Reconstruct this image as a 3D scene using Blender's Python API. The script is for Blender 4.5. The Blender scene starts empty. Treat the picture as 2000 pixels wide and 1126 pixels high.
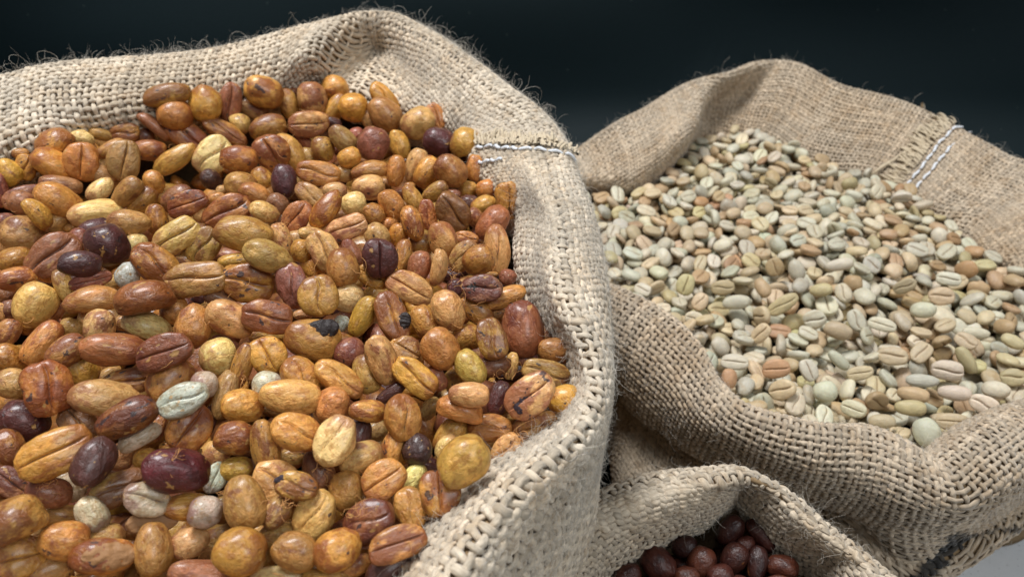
import bpy, math, random
import numpy as np
from mathutils import Matrix, Vector, noise as mnoise

random.seed(7); rng = np.random.default_rng(11)
SC = bpy.context.scene
COL = SC.collection

# ------------------------------------------------------------------ camera
TH = math.radians(37.0); CT, ST = math.cos(TH), math.sin(TH)
CAMZ = 0.30; FPX = 1500.0                      # focal length in pixels of the 2000 px wide photograph
cam_d = bpy.data.cameras.new('camera'); cam = bpy.data.objects.new('camera', cam_d); COL.objects.link(cam)
cam.location = (0, 0, CAMZ); cam.rotation_euler = (math.pi/2 - TH, 0, 0)
cam_d.sensor_width = 36.0; cam_d.lens = 36.0*FPX/2000.0
cam_d.clip_start = 0.01; cam_d.clip_end = 20
cam_d.dof.use_dof = True; cam_d.dof.focus_distance = 0.178; cam_d.dof.aperture_fstop = 26.0
SC.camera = cam

# ------------------------------------------------------------------ light
w = bpy.data.worlds.new('World'); SC.world = w; w.use_nodes = True
w.node_tree.nodes['Background'].inputs[0].default_value = (0.84, 0.93, 1.0, 1)
w.node_tree.nodes['Background'].inputs[1].default_value = 0.20
def area(name, loc, target, sx, sy, power, col):
    l = bpy.data.lights.new(name, 'AREA'); l.shape = 'RECTANGLE'; l.size = sx; l.size_y = sy
    l.energy = power; l.color = col
    o = bpy.data.objects.new(name, l); COL.objects.link(o); o.location = loc
    o.rotation_euler = (Vector(target)-Vector(loc)).to_track_quat('-Z', 'Y').to_euler(); return o
area('ceiling_lamp', (-0.25, 0.42, 1.25), (0.03, 0.26, 0.15), 0.40, 0.30, 16.8, (0.97, 0.985, 1.0))
area('fill_lamp', (0.55, -0.45, 1.15), (0.03, 0.26, 0.12), 0.5, 0.4, 5.2, (0.92, 0.97, 1.0))  # weak unseen lamp, added as fill from behind the camera
SC.view_settings.view_transform = 'Standard'; SC.view_settings.look = 'None'
SC.view_settings.exposure = 0.0; SC.view_settings.gamma = 1.0
SC.cycles.max_bounces = 5; SC.cycles.diffuse_bounces = 3

# ------------------------------------------------------------------ pixel <-> place
def ray(px, py):
    xc = (px-1000.0)/FPX; yc = (563.0-py)/FPX
    return np.array([xc, CT + yc*ST, yc*CT - ST])        # per unit depth
CAM = np.array([0, 0, CAMZ])
def PZ(px, py, z): r = ray(px, py); return CAM + r*((z-CAMZ)/r[2])
def PD(px, py, d): return CAM + ray(px, py)*d
def proj(P):
    P = np.asarray(P); q = P-CAM
    d = q[..., 1]*CT - q[..., 2]*ST
    u = q[..., 1]*ST + q[..., 2]*CT
    return 1000+FPX*q[..., 0]/d, 563-FPX*u/d, d
def lin(c): 
    c = np.array(c)/255.0
    return tuple(np.where(c <= .04045, c/12.92, ((c+.055)/1.055)**2.4))

# ------------------------------------------------------------------ node helper
class NT:
    def __init__(s, name):
        s.m = bpy.data.materials.new(name); s.m.use_nodes = True; s.t = s.m.node_tree
        s.b = s.t.nodes['Principled BSDF']
    def n(s, typ, ins=None, **kw):
        x = s.t.nodes.new(typ)
        for k, v in kw.items(): setattr(x, k, v)
        for k, v in (ins or {}).items(): s.put(x.inputs[k], v)
        return x
    def put(s, inp, v):
        if isinstance(v, bpy.types.NodeSocket): s.t.links.new(v, inp)
        elif isinstance(v, bpy.types.Node): s.t.links.new(v.outputs[0], inp)
        else: inp.default_value = v
    def math(s, op, a, b=0.5, c=None, clamp=False):
        x = s.n('ShaderNodeMath', {0: a, 1: b}, operation=op, use_clamp=clamp)
        if c is not None: s.put(x.inputs[2], c)
        return x.outputs[0]
    def vmath(s, op, a, b):
        return s.n('ShaderNodeVectorMath', {0: a, 1: b}, operation=op).outputs[0]
    def step(s, v, a, b):
        return s.n('ShaderNodeMapRange', {'Value': v, 'From Min': a, 'From Max': b}, interpolation_type='SMOOTHSTEP').outputs[0]
    def mix(s, f, a, b, blend='MIX'):
        x = s.n('ShaderNodeMix', data_type='RGBA', blend_type=blend)
        s.put(x.inputs[0], f); s.put(x.inputs[6], a); s.put(x.inputs[7], b); return x.outputs[2]
    def noise(s, vec, scale, detail=3, rough=.5, dist=0):
        return s.n('ShaderNodeTexNoise', {'Vector': vec, 'Scale': scale, 'Detail': detail, 'Roughness': rough, 'Distortion': dist}).outputs[0]
    def attr(s, name, typ='GEOMETRY'): return s.n('ShaderNodeAttribute', attribute_name=name, attribute_type=typ)

def bean_material(name, per_object, kind):
    N = NT(name)
    if per_object:
        oi = N.n('ShaderNodeObjectInfo'); base, amt, rnd = oi.outputs['Color'], oi.outputs['Alpha'], oi.outputs['Random']
    else:
        a = N.attr('tint'); base, amt = a.outputs['Color'], a.outputs['Alpha']; rnd = N.attr('rnd').outputs['Fac']
    p = N.attr('bco').outputs['Vector']
    off = N.vmath('SCALE', (37.1, 17.7, 53.3), (0, 0, 0)); off.node.inputs['Scale'].default_value = 1
    N.put(off.node.inputs['Scale'], rnd)
    v = N.vmath('ADD', p, off)
    g = N.attr('groove').outputs['Fac']
    n1 = N.noise(v, 1.7, 5, .6, .3); n2 = N.noise(v, 3.6, 4, .6); n3 = N.noise(N.vmath('ADD', v, (9, 3, 1)), 5.0, 5, .65)
    n4 = N.noise(N.vmath('ADD', v, (4, 8, 1)), 26, 3, .6)
    if kind == 'honey':
        light = N.mix(1, base, (1.42, 1.36, 1.42, 1), 'MULTIPLY')
        c = N.mix(N.step(n2, .44, .66), base, light)
        warm = N.mix(1, base, (.70, .53, .38, 1), 'MULTIPLY')
        c = N.mix(N.math('MULTIPLY', N.step(n3, .48, .62), .8), c, warm)
        dark = N.mix(1, base, (.46, .26, .32, 1), 'MULTIPLY')
        th = N.math('SUBTRACT', .72, N.math('MULTIPLY', amt, .32))
        c = N.mix(N.math('MULTIPLY', N.n('ShaderNodeMapRange', {'Value': n1, 'From Min': th, 'From Max': N.math('ADD', th, .11)}, interpolation_type='SMOOTHSTEP').outputs[0], .85), c, dark)
        sx = N.n('ShaderNodeSeparateXYZ', {0: p}).outputs[0]
        sgn = N.math('SUBTRACT', N.math('MULTIPLY', N.math('GREATER_THAN', N.math('FRACT', N.math('MULTIPLY', rnd, 91.7)), .5), 2.0), 1.0)
        e_ = N.math('ADD', N.math('MULTIPLY', sx, sgn), N.math('MULTIPLY', N.math('SUBTRACT', n2, .5), 1.3))
        on = N.math('LESS_THAN', N.math('FRACT', N.math('MULTIPLY', rnd, 37.3)), .6)
        stain = N.mix(1, base, (.52, .33, .36, 1), 'MULTIPLY')
        c = N.mix(N.math('MULTIPLY', N.math('MULTIPLY', N.step(e_, .18, .42), on), .8), c, stain)
        fk = N.noise(N.vmath('ADD', v, (7, 1, 3)), 4.6, 2, .5)
        c = N.mix(N.math('MULTIPLY', N.step(fk, .665, .70), .75), c, (.50, .27, .08, 1))
        spots = N.noise(N.vmath('ADD', v, (2, 5, 7)), 4.2, 3, .5)
        th2 = N.math('SUBTRACT', .77, N.math('MULTIPLY', amt, .13))
        c = N.mix(N.math('MULTIPLY', N.math('GREATER_THAN', spots, th2), .85), c, (.035, .020, .022, 1))
        fl = N.step(n4, .66, .72)
        c = N.mix(N.math('MULTIPLY', fl, .6), c, dark)
        gv = N.mix(1, base, (.32, .18, .16, 1), 'MULTIPLY')
        c = N.mix(N.math('MULTIPLY', N.step(g, .55, .95), .8), c, gv)
        bh = N.math('ADD', N.math('MULTIPLY', N.noise(v, 6, 4, .6, .8), 1.0), N.math('MULTIPLY', N.noise(v, 24, 3, .6), .12))
        bump = N.n('ShaderNodeBump', {'Height': bh, 'Strength': .55, 'Distance': .0009})
        rough = N.math('ADD', .33, N.math('MULTIPLY', n2, .2)); spec = .5
    elif kind == 'green':
        light = N.mix(1, base, (1.14, 1.14, 1.12, 1), 'MULTIPLY')
        c = N.mix(N.step(n2, .40, .62), base, light)
        warm = N.mix(1, base, (.94, .84, .70, 1), 'MULTIPLY')
        th = N.math('SUBTRACT', .70, N.math('MULTIPLY', amt, .28))
        c = N.mix(N.math('MULTIPLY', N.n('ShaderNodeMapRange', {'Value': n1, 'From Min': th, 'From Max': N.math('ADD', th, .14)}).outputs[0], .8), c, warm)
        c = N.mix(N.math('MULTIPLY', N.step(n4, .64, .72), .3), c, (.20, .12, .06, 1))
        c = N.mix(N.math('MULTIPLY', N.step(g, .45, .9), .75), c, (.20, .115, .055, 1))
        bh = N.math('ADD', N.noise(v, 6, 3, .6, .5), N.math('MULTIPLY', N.noise(v, 22, 3), .25))
        bump = N.n('ShaderNodeBump', {'Height': bh, 'Strength': .4, 'Distance': .0006})
        rough = .46; spec = .35
    else:
        c = N.mix(N.step(n2, .45, .65), base, N.mix(1, base, (.55, .5, .6, 1), 'MULTIPLY'))
        c = N.mix(N.math('MULTIPLY', N.step(n1, .66, .73), .75), c, (.30, .10, .022, 1))
        c = N.mix(N.math('MULTIPLY', N.step(g, .5, .9), .6), c, (.02, .008, .008, 1))
        bump = N.n('ShaderNodeBump', {'Height': N.noise(v, 7, 4, .6, .6), 'Strength': .5, 'Distance': .0007})
        rough = .34; spec = .45
    N.put(N.b.inputs['Base Color'], c); N.put(N.b.inputs['Roughness'], rough)
    N.put(N.b.inputs['Specular IOR Level'], spec); N.put(N.b.inputs['Normal'], bump)
    if kind == 'honey': N.put(N.b.inputs['Coat Weight'], .32); N.put(N.b.inputs['Coat Roughness'], .20)
    if kind != 'dark':
        N.put(N.b.inputs['Subsurface Weight'], .06); N.put(N.b.inputs['Subsurface Scale'], .0015)
        N.put(N.b.inputs['Subsurface Radius'], (1.0, .5, .25))
    return N.m
BM = {(k, o): bean_material('%s_bean_%s' % (k, 'skin' if o else 'pile_skin'), o, k) for k in ('honey', 'green', 'dark') for o in (True, False)}

def burlap_material(name, tone, dirt):
    N = NT(name)
    uv = N.attr('yarn').outputs['Vector']; ty = N.attr('tone').outputs['Fac']; ink = N.attr('ink').outputs['Fac']
    geo = N.n('ShaderNodeNewGeometry').outputs['Position']
    nz = N.noise(geo, 190, 3, .6); nf = N.noise(N.vmath('MULTIPLY', uv, (1.4, 9.0, 1.0)), 1.0, 3, .6)
    big = N.noise(geo, 22, 2)
    c = N.mix(ty, tuple(np.array(tone)*.70)+(1,), tuple(np.minimum(1, np.array(tone)*1.26))+(1,))
    c = N.mix(N.math('MULTIPLY', N.step(nz, .46, .70), .6), c, N.mix(1, c, (.76, .66, .54, 1), 'MULTIPLY'))
    c = N.mix(N.math('MULTIPLY', N.step(nf, .50, .62), .6), c, N.mix(1, c, (1.45, 1.46, 1.5, 1), 'MULTIPLY'))
    c = N.mix(N.math('MULTIPLY', N.step(big, .48, .68), .35), c, N.mix(1, c, dirt+(1,), 'MULTIPLY'))
    c = N.mix(ink, c, (.018, .017, .017, 1))
    w1 = N.n('ShaderNodeTexWave', {'Vector': uv, 'Scale': .9, 'Distortion': 1.2, 'Detail': 2.0}, bands_direction='DIAGONAL').outputs[0]
    bump = N.n('ShaderNodeBump', {'Height': N.math('ADD', nf, N.math('MULTIPLY', w1, .5)), 'Strength': .8, 'Distance': .00025})
    N.put(N.b.inputs['Base Color'], c); N.put(N.b.inputs['Roughness'], .78); N.put(N.b.inputs['Normal'], bump)
    N.put(N.b.inputs['Specular IOR Level'], .25); N.put(N.b.inputs['Sheen Weight'], .25); N.put(N.b.inputs['Sheen Roughness'], .5)
    return N.m
def plain(name, col, rough=.6, spec=.4, sheen=0, bump=0, bscale=300):
    N = NT(name); geo = N.n('ShaderNodeNewGeometry').outputs['Position']
    nz = N.noise(geo, bscale, 4, .6)
    N.put(N.b.inputs['Base Color'], N.mix(nz, tuple(np.array(col)*.75)+(1,), tuple(np.array(col)*1.25)+(1,)))
    N.put(N.b.inputs['Roughness'], rough); N.put(N.b.inputs['Specular IOR Level'], spec); N.put(N.b.inputs['Sheen Weight'], sheen)
    if bump: N.put(N.b.inputs['Normal'], N.n('ShaderNodeBump', {'Height': nz, 'Strength': bump, 'Distance': .0005}))
    return N.m

# ------------------------------------------------------------------ object helpers
def link(name, mesh, parent=None, **props):
    o = bpy.data.objects.new(name, mesh); COL.objects.link(o)
    if parent is not None: o.parent = parent
    for k, v in props.items(): o[k] = v
    return o
def mesh_np(name, V, F, mat, smooth=True, attrs=None):
    """V (n,3); F (m,k) of equal length faces, or list of such arrays"""
    me = bpy.data.meshes.new(name); Fs = F if isinstance(F, list) else [F]
    V = np.asarray(V, np.float32); me.vertices.add(len(V)); me.vertices.foreach_set('co', V.ravel())
    tot = np.concatenate([np.full(len(f), f.shape[1], np.int32) for f in Fs])
    idx = np.concatenate([f.ravel() for f in Fs]).astype(np.int32)
    me.loops.add(len(idx)); me.loops.foreach_set('vertex_index', idx)
    me.polygons.add(len(tot)); st = np.concatenate([[0], np.cumsum(tot)[:-1]]).astype(np.int32)
    me.polygons.foreach_set('loop_start', st); me.polygons.foreach_set('loop_total', tot)
    if smooth: me.polygons.foreach_set('use_smooth', np.ones(len(tot), bool))
    for k, (typ, dat) in (attrs or {}).items():
        a = me.attributes.new(k, typ, 'POINT')
        a.data.foreach_set({'FLOAT': 'value', 'FLOAT_VECTOR': 'vector', 'FLOAT_COLOR': 'color'}[typ], np.asarray(dat, np.float32).ravel())
    me.materials.append(mat); me.update(calc_edges=True); return me

# ================================================================== SETTING
def build_table():
    N = NT('pale_granite'); geo = N.n('ShaderNodeNewGeometry').outputs['Position']
    c = N.mix(N.noise(geo, 60, 5, .7), (.70, .71, .73, 1), (.88, .89, .91, 1))
    c = N.mix(N.step(N.noise(geo, 700, 3, .7), .62, .70), c, (.25, .25, .27, 1))
    c = N.mix(N.step(N.noise(geo, 420, 2, .7), .64, .70), c, (.85, .86, .88, 1))
    N.put(N.b.inputs['Base Color'], c); N.put(N.b.inputs['Roughness'], .35)
    V = np.array([(x, y, z) for z in (-.03, 0) for x, y in ((-1.2, -.5), (1.2, -.5), (1.2, .75), (-1.2, .75))])
    F = np.array([(3, 2, 1, 0), (4, 5, 6, 7), (0, 1, 5, 4), (1, 2, 6, 5), (2, 3, 7, 6), (3, 0, 4, 7)])
    link('table_top', mesh_np('table_top', V, F, N.m, False), kind='structure')
build_table()
def build_backdrop():
    N = NT('black_cloth'); geo = N.n('ShaderNodeNewGeometry').outputs['Position']
    nz = N.noise(geo, 900, 2)
    c = N.mix(nz, (.0022, .0088, .0112, 1), (.0042, .0150, .0182, 1))
    dust = N.n('ShaderNodeTexVoronoi', {'Vector': geo, 'Scale': 70.0}, feature='F1').outputs['Distance']
    c = N.mix(N.math('MULTIPLY', N.math('LESS_THAN', dust, .045), .5), c, (.06, .08, .07, 1))
    N.put(N.b.inputs['Base Color'], c); N.put(N.b.inputs['Roughness'], .6); N.put(N.b.inputs['Specular IOR Level'], .3)
    N.put(N.b.inputs['Normal'], N.n('ShaderNodeBump', {'Height': nz, 'Strength': .3, 'Distance': .0004}))
    nu, nv = 260, 190
    X, S_ = np.meshgrid(np.linspace(-1.15, 1.15, nu), np.linspace(0, 1, nv))
    # the cloth lies over the table under the sacks, bends up and hangs behind them
    yf = -.05+.30/(1+np.exp(-(X-.145)/.012)); yb = .56; R_ = .06
    Lf = yb-R_-yf; La = R_*np.pi/2; Lv = .85; T_ = S_*(Lf+La+Lv)
    ang = np.clip((T_-Lf)/R_, 0, np.pi/2)
    Y = yf+np.minimum(T_, Lf)+R_*np.sin(ang); Z = .0025+R_*(1-np.cos(ang))+np.maximum(0, T_-Lf-La)
    a = X*1.0+Z*.9; hang = np.clip((Z-.03)/.2, 0, 1)
    Y = Y+hang*(.024*np.sin(a*6+.6)+.016*np.sin((X*.7-Z*1.9)*11+1)+.003*np.sin((X*1.3+Z*3.0)*13)+.02*np.sin(X*4+1))
    Z = Z+(1-hang)*.0012*(1+np.sin(X*31+Y*17)*np.sin(Y*23-X*9))
    V = np.stack([X, Y, Z], -1).reshape(-1, 3)
    i = np.arange(nu*nv).reshape(nv, nu)
    F = np.stack([i[:-1, :-1], i[:-1, 1:], i[1:, 1:], i[1:, :-1]], -1).reshape(-1, 4)
    V2 = V+np.array([0, .004, 0]); n = len(V)
    ed = np.concatenate([i[0, :], i[1:, -1], i[-1, ::-1][1:], i[::-1, 0][1:]])
    side = np.stack([ed[:-1]+n, ed[1:]+n, ed[1:], ed[:-1]], -1)
    link('backdrop_cloth', mesh_np('backdrop_cloth', np.concatenate([V, V2]), [F, F[:, ::-1]+n, side], N.m),
         label='black cloth backdrop with soft folds hanging behind the burlap sacks', category='backdrop')
build_backdrop()

# ================================================================== SACKS
def cr(P, t):        # Catmull-Rom, P (..., n, 3) along axis 0, t array of parameters (clamped ends)
    n = len(P); i = np.clip(np.floor(t).astype(int), 0, n-2); f = (t-i)[:, None, None] if P.ndim == 3 else (t-i)[:, None]
    p0 = P[np.maximum(i-1, 0)]; p1 = P[i]; p2 = P[i+1]; p3 = P[np.minimum(i+2, n-1)]
    return .5*((2*p1)+(-p0+p2)*f+(2*p0-5*p1+4*p2-p3)*f*f+(-p0+3*p1-3*p2+p3)*f**3)
class Sack:
    """stations: closed ring, each a list of eight or nine 3D points: deep, edge, mid, crest, outer, lower, (crease,) wall, bottom"""
    def __init__(s, st, sp, NU=900, NV=150, crest=3, wr=.0012, seed=0):
        st = [q if len(q) == 9 else q[:6]+[q[5]*.5+q[6]*.5]+q[6:] for q in st]
        A = np.array(st); s.n = len(A); s.sp = sp; s.crest = crest
        A2 = np.concatenate([A[-2:], A, A[:3]])
        # even out station spacing by arc length at the crest
        tt = np.linspace(2, 2+s.n, NU+1)
        G = cr(A2, tt)                       # NU+1, 8, 3
        L = np.concatenate([[0], np.cumsum(np.linalg.norm(np.diff(G[:, crest], axis=0), axis=1))])
        s.per = L[-1]; s.nu = 2*int(round(s.per/sp/2))
        ti = np.interp(np.linspace(0, s.per, NU+1), L, tt)
        G = cr(A2, ti); s.stat = (ti-2)
        rows = cr(np.swapaxes(G, 0, 1), np.linspace(0, 8, NV))   # NV, NU+1, 3
        S = np.swapaxes(rows, 0, 1)                              # NU+1, NV, 3
        # crumple
        off = np.zeros(S.shape[:2])
        for k, (fr, am) in enumerate(((38, wr*1.6), (85, wr*.7), (190, wr*.25))):
            for q in range(5):
                d = rng.normal(size=3); d /= np.linalg.norm(d)
                off += am/2*np.sin(S@d*fr*rng.uniform(.6, 1.5)+rng.uniform(0, 6.28))
        s.S = S; N_ = s.normals(S); S = S+N_*off[..., None]; S[-1] = S[0]
        s.S = S; s.Nn = s.normals(S)
        ci = int(round(crest/8*(NV-1)))
        seg = np.linalg.norm(np.diff(S, axis=1), axis=2)
        s.A = np.concatenate([np.zeros((NU+1, 1)), np.cumsum(seg, 1)], 1); s.A -= s.A[:, ci:ci+1]
        s.NU, s.NV = NU, NV
        s.px, s.py, s.d = proj(S)
    def normals(s, S):
        du = np.gradient(S, axis=0); du[0] = du[-1] = (S[1]-S[-2])/2
        dv = np.gradient(S, axis=1); n = np.cross(du, dv)
        return n/np.maximum(1e-9, np.linalg.norm(n, axis=2, keepdims=True))
    def sample(s, u, a):
        """u in [0,1) round the sack, a = arc length from the crest; arrays; returns position, normal, valid"""
        u = np.mod(u, 1.0); fu = u*s.NU; iu = np.minimum(fu.astype(int), s.NU-1); f = (fu-iu)
        out = []
        va = []
        for k in (0, 1):
            Ar = s.A[iu+k]
            j = np.clip((Ar <= a[:, None]).sum(1)-1, 0, s.NV-2); r = np.arange(len(iu))
            a0 = Ar[r, j]; a1 = Ar[r, j+1]; g = np.clip((a-a0)/np.maximum(1e-9, a1-a0), 0, 1)[:, None]
            out.append((s.S[iu+k, j]*(1-g)+s.S[iu+k, j+1]*g, s.Nn[iu+k, j]*(1-g)+s.Nn[iu+k, j+1]*g))
            va.append((a >= Ar[:, 0]) & (a <= Ar[:, -1]))
        f = f[:, None]
        P = out[0][0]*(1-f)+out[1][0]*f; N_ = out[0][1]*(1-f)+out[1][1]*f
        N_ /= np.maximum(1e-9, np.linalg.norm(N_, axis=1, keepdims=True))
        return P, N_, va[0] & va[1]
    def at_pixel(s, px, py, tol=6):
        m = (abs(s.px-px) < tol) & (abs(s.py-py) < tol)
        if not m.any():
            k = np.argmin((s.px-px)**2+(s.py-py)**2)
        else:
            dd = np.where(m, s.d, 9); dm = dd.min(); sc = np.where(dd < dm+.012, (s.px-px)**2+(s.py-py)**2, 1e9); k = np.argmin(sc)
        i, j = divmod(int(k), s.NV); return i/s.NU, s.A[i, j], s.S[i, j], s.Nn[i, j]

def tubes(C, T, B, N_, rw, rt, valid, sides, closed=False):
    """C (y,k,3) centre lines; B,N frame; rw, rt radii (y,k); valid (y,k) -> verts, faces, mask index"""
    y, k, _ = C.shape
    ph = np.arange(sides)*2*np.pi/sides
    V = C[:, :, None]+B[:, :, None]*(rw[..., None]*np.cos(ph))[..., None]+N_[:, :, None]*(rt[..., None]*np.sin(ph))[..., None]
    idx = np.arange(y*k*sides).reshape(y, k, sides)
    a = idx[:, :-1]; b = idx[:, 1:]
    F = np.stack([a, np.roll(a, -1, 2), np.roll(b, -1, 2), b], -1)
    ok = (valid[:, :-1] & valid[:, 1:])
    return V.reshape(-1, 3), F[ok].reshape(-1, 4)
def compact(V, F, attrs):
    used = np.zeros(len(V), bool); used[F.ravel()] = True
    remap = np.cumsum(used)-1
    return V[used], remap[F], {k: (t, np.asarray(d)[used]) for k, (t, d) in attrs.items()}

def weave(s, name, mat, parent, amin, amax_fn, per, sides, ink=None, jit=1.0, seed=1, strands=1, umask=None, width=.36):
    """woven jute: warp and weft yarns as tubes that pass over and under each other"""
    r = np.random.default_rng(seed); sp = s.sp; nu = s.nu
    kmin = int(math.floor(amin/sp)); amx = np.array([amax_fn(x) for x in np.linspace(0, 1, 721)]); kmax = int(math.ceil(amx.max()/sp))
    ks = np.arange(kmin, kmax+1)
    def wob(x, y, q):
        return (np.sin(x*.21+q)*np.cos(y*.17+q*2)+.6*np.sin(x*.53+y*.31+q*3)+.4*np.sin(-x*.9+y*.77+q*5))*.20*jit
    allV, allF, AT, TN, IN = [], [], [], [], []; base = 0
    for mode in ('warp', 'weft'):
        if mode == 'warp':
            I = np.arange(nu)[:, None]; K = np.arange(kmin*per, kmax*per+1)[None, :]/per
            yr = r.uniform(-.14, .14, (nu, 1)); Y = I*np.ones_like(K); X = K*np.ones_like(I)
            uu = (Y+yr+wob(X, Y, 1.0))/nu; aa = (X+wob(X, Y, 2.0)*.5)*sp
            over = np.cos(np.pi*(X+Y)); ynum = nu
        else:
            I = ks[:, None]; K = np.arange(0, nu*per+1)[None, :]/per
            yr = r.uniform(-.14, .14, (len(ks), 1)); Y = I*np.ones_like(K); X = K*np.ones_like(I)
            uu = (X+wob(Y, X, 1.0)*.5)/nu; aa = (Y+yr+wob(Y, X, 2.0))*sp
            over = -np.cos(np.pi*(X+Y)); ynum = len(ks)
        sh = uu.shape
        P, N_, va = s.sample(uu.ravel(), aa.ravel()); P = P.reshape(sh+(3,)); N_ = N_.reshape(sh+(3,)); va = va.reshape(sh)
        va &= aa <= amx[(np.mod(uu, 1)*720).astype(int)]
        if umask is not None: va &= umask(np.mod(uu, 1))
        th = r.uniform(.84, 1.16, (ynum, 1))*(1+.13*np.sin(X*1.3+r.uniform(0, 6, (ynum, 1)))*np.sin(X*.37+r.uniform(0, 6, (ynum, 1))))
        slub = np.clip(np.sin(X*.071+r.uniform(0, 6, (ynum, 1)))*np.sin(X*.19+r.uniform(0, 6, (ynum, 1)))-.62, 0, 1); th = th*(1+slub*1.3)
        th = th*(1+.04*r.normal(size=sh))
        C = P+N_*(over*(.20 if strands == 1 else .17)*sp+.31*sp)[..., None]
        T = np.gradient(C, axis=1); T /= np.maximum(1e-9, np.linalg.norm(T, axis=2, keepdims=True))
        B = np.cross(T, N_); B /= np.maximum(1e-9, np.linalg.norm(B, axis=2, keepdims=True)); Nq = np.cross(B, T)
        rw = width*sp*th*(1+.12*over); rt = .235*sp*th
        tone0 = .5+r.normal(0, .20, (ynum, 1))+.22*np.sin(X*.23+r.uniform(0, 6, (ynum, 1)))
        tw = X*2.9+r.uniform(0, 6, (ynum, 1))
        for q in range(strands):
            if strands == 1: Cq, a1, a2 = C, rw, rt
            else:
                ph0 = tw+q*2*np.pi/strands
                Cq = C+B*(np.cos(ph0)*rw*.50)[..., None]+Nq*(np.sin(ph0)*rt*.50)[..., None]; a1, a2 = rw*.56, rt*.72
            V, F = tubes(Cq, T, B, Nq, a1, a2, va, sides)
            ph = np.broadcast_to(np.arange(sides)/sides, sh+(sides,))
            yn = np.stack([np.broadcast_to(X[..., None]+Y[..., None]*7.3, ph.shape), ph+q*.37, np.broadcast_to(Y[..., None]*1.7, ph.shape)], -1).reshape(-1, 3)
            tone = np.clip(tone0+.10*r.normal(size=sh)+(q-.5*(strands-1))*.18*r.normal(size=(ynum, 1)), 0, 1)
            tn = np.broadcast_to(tone[..., None], ph.shape).ravel()
            ik = np.zeros(len(V))
            if ink is not None: ik = np.broadcast_to(ink(P.reshape(-1, 3), r).reshape(sh)[..., None], ph.shape).ravel()
            V, F, at = compact(V, F, {'yarn': ('FLOAT_VECTOR', yn), 'tone': ('FLOAT', tn), 'ink': ('FLOAT', ik)})
            allV.append(V); allF.append(F+base); base += len(V); AT.append(at['yarn'][1]); TN.append(at['tone'][1]); IN.append(at['ink'][1])
    me = mesh_np(name, np.concatenate(allV), np.concatenate(allF), mat, True,
                 {'yarn': ('FLOAT_VECTOR', np.concatenate(AT)), 'tone': ('FLOAT', np.concatenate(TN)), 'ink': ('FLOAT', np.concatenate(IN))})
    print('WEAVE', s.nu, len(me.polygons)*2)
    return link(name, me, parent, kind='stuff')

def backing(s, mat, parent):
    S = s.S[::3, ::2]-s.Nn[::3, ::2]*.00005; S = S[:-1] if np.allclose(s.S[::3][-1], s.S[0]) else S
    nu, nv = S.shape[:2]; i = np.arange(nu*nv).reshape(nu, nv); j = np.roll(i, -1, 0)
    F = np.stack([i[:, :-1], i[:, 1:], j[:, 1:], j[:, :-1]], -1).reshape(-1, 4)
    V = S.reshape(-1, 3); V2 = V-(s.Nn[::3, ::2][:nu].reshape(-1, 3))*.0008; n = len(V)
    rim = np.concatenate([np.stack([i[:, 0], j[:, 0], j[:, 0]+n, i[:, 0]+n], -1), np.stack([j[:, -1], i[:, -1], i[:, -1]+n, j[:, -1]+n], -1)])
    # closed bottom
    c = V[i[:, -1]].mean(0); cb = np.concatenate([V, V2, [c]]); k = len(cb)-1
    fan = np.stack([i[:, -1], np.full(nu, k), j[:, -1]], -1)
    return link('cloth', mesh_np('cloth', cb, [F, F[:, ::-1]+n, rim, fan], mat), parent)

def fibres(P, N_, r, lmin, lmax, rad, lift, seg=5, mat=None, name='loose_fibres', parent=None, curl=1.0):
    n = len(P); t = r.normal(size=(n, 3)); t -= N_*(t*N_).sum(1, keepdims=True); t /= np.linalg.norm(t, axis=1, keepdims=True)
    L = lmin+(lmax-lmin)*r.random(n)**2.2; lf = r.uniform(0, lift, n)[:, None]
    d = t*(1-lf)+N_*lf; d /= np.linalg.norm(d, axis=1, keepdims=True)
    pts = [P]; h = (L/seg)[:, None]; ax = r.normal(size=(n, 3))*curl
    for k in range(seg):
        pts.append(pts[-1]+d*h); d = d+np.cross(ax, d)*.35+r.normal(size=(n, 3))*.16*curl-N_*.06
        d /= np.linalg.norm(d, axis=1, keepdims=True)
    C = np.stack(pts, 1); T = np.gradient(C, axis=1); T /= np.linalg.norm(T, axis=2, keepdims=True)
    up = np.broadcast_to(N_[:, None]+.01, C.shape); B = np.cross(T, up); B /= np.maximum(1e-6, np.linalg.norm(B, axis=2, keepdims=True)); Q = np.cross(B, T)
    rr = np.broadcast_to(np.linspace(1, .35, seg+1), (n, seg+1))*rad*r.uniform(.6, 1.3, (n, 1))
    V, F = tubes(C, T, B, Q, rr, rr, np.ones((n, seg+1), bool), 3)
    return link(name, mesh_np(name, V, F, mat), parent, kind='stuff')

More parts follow.
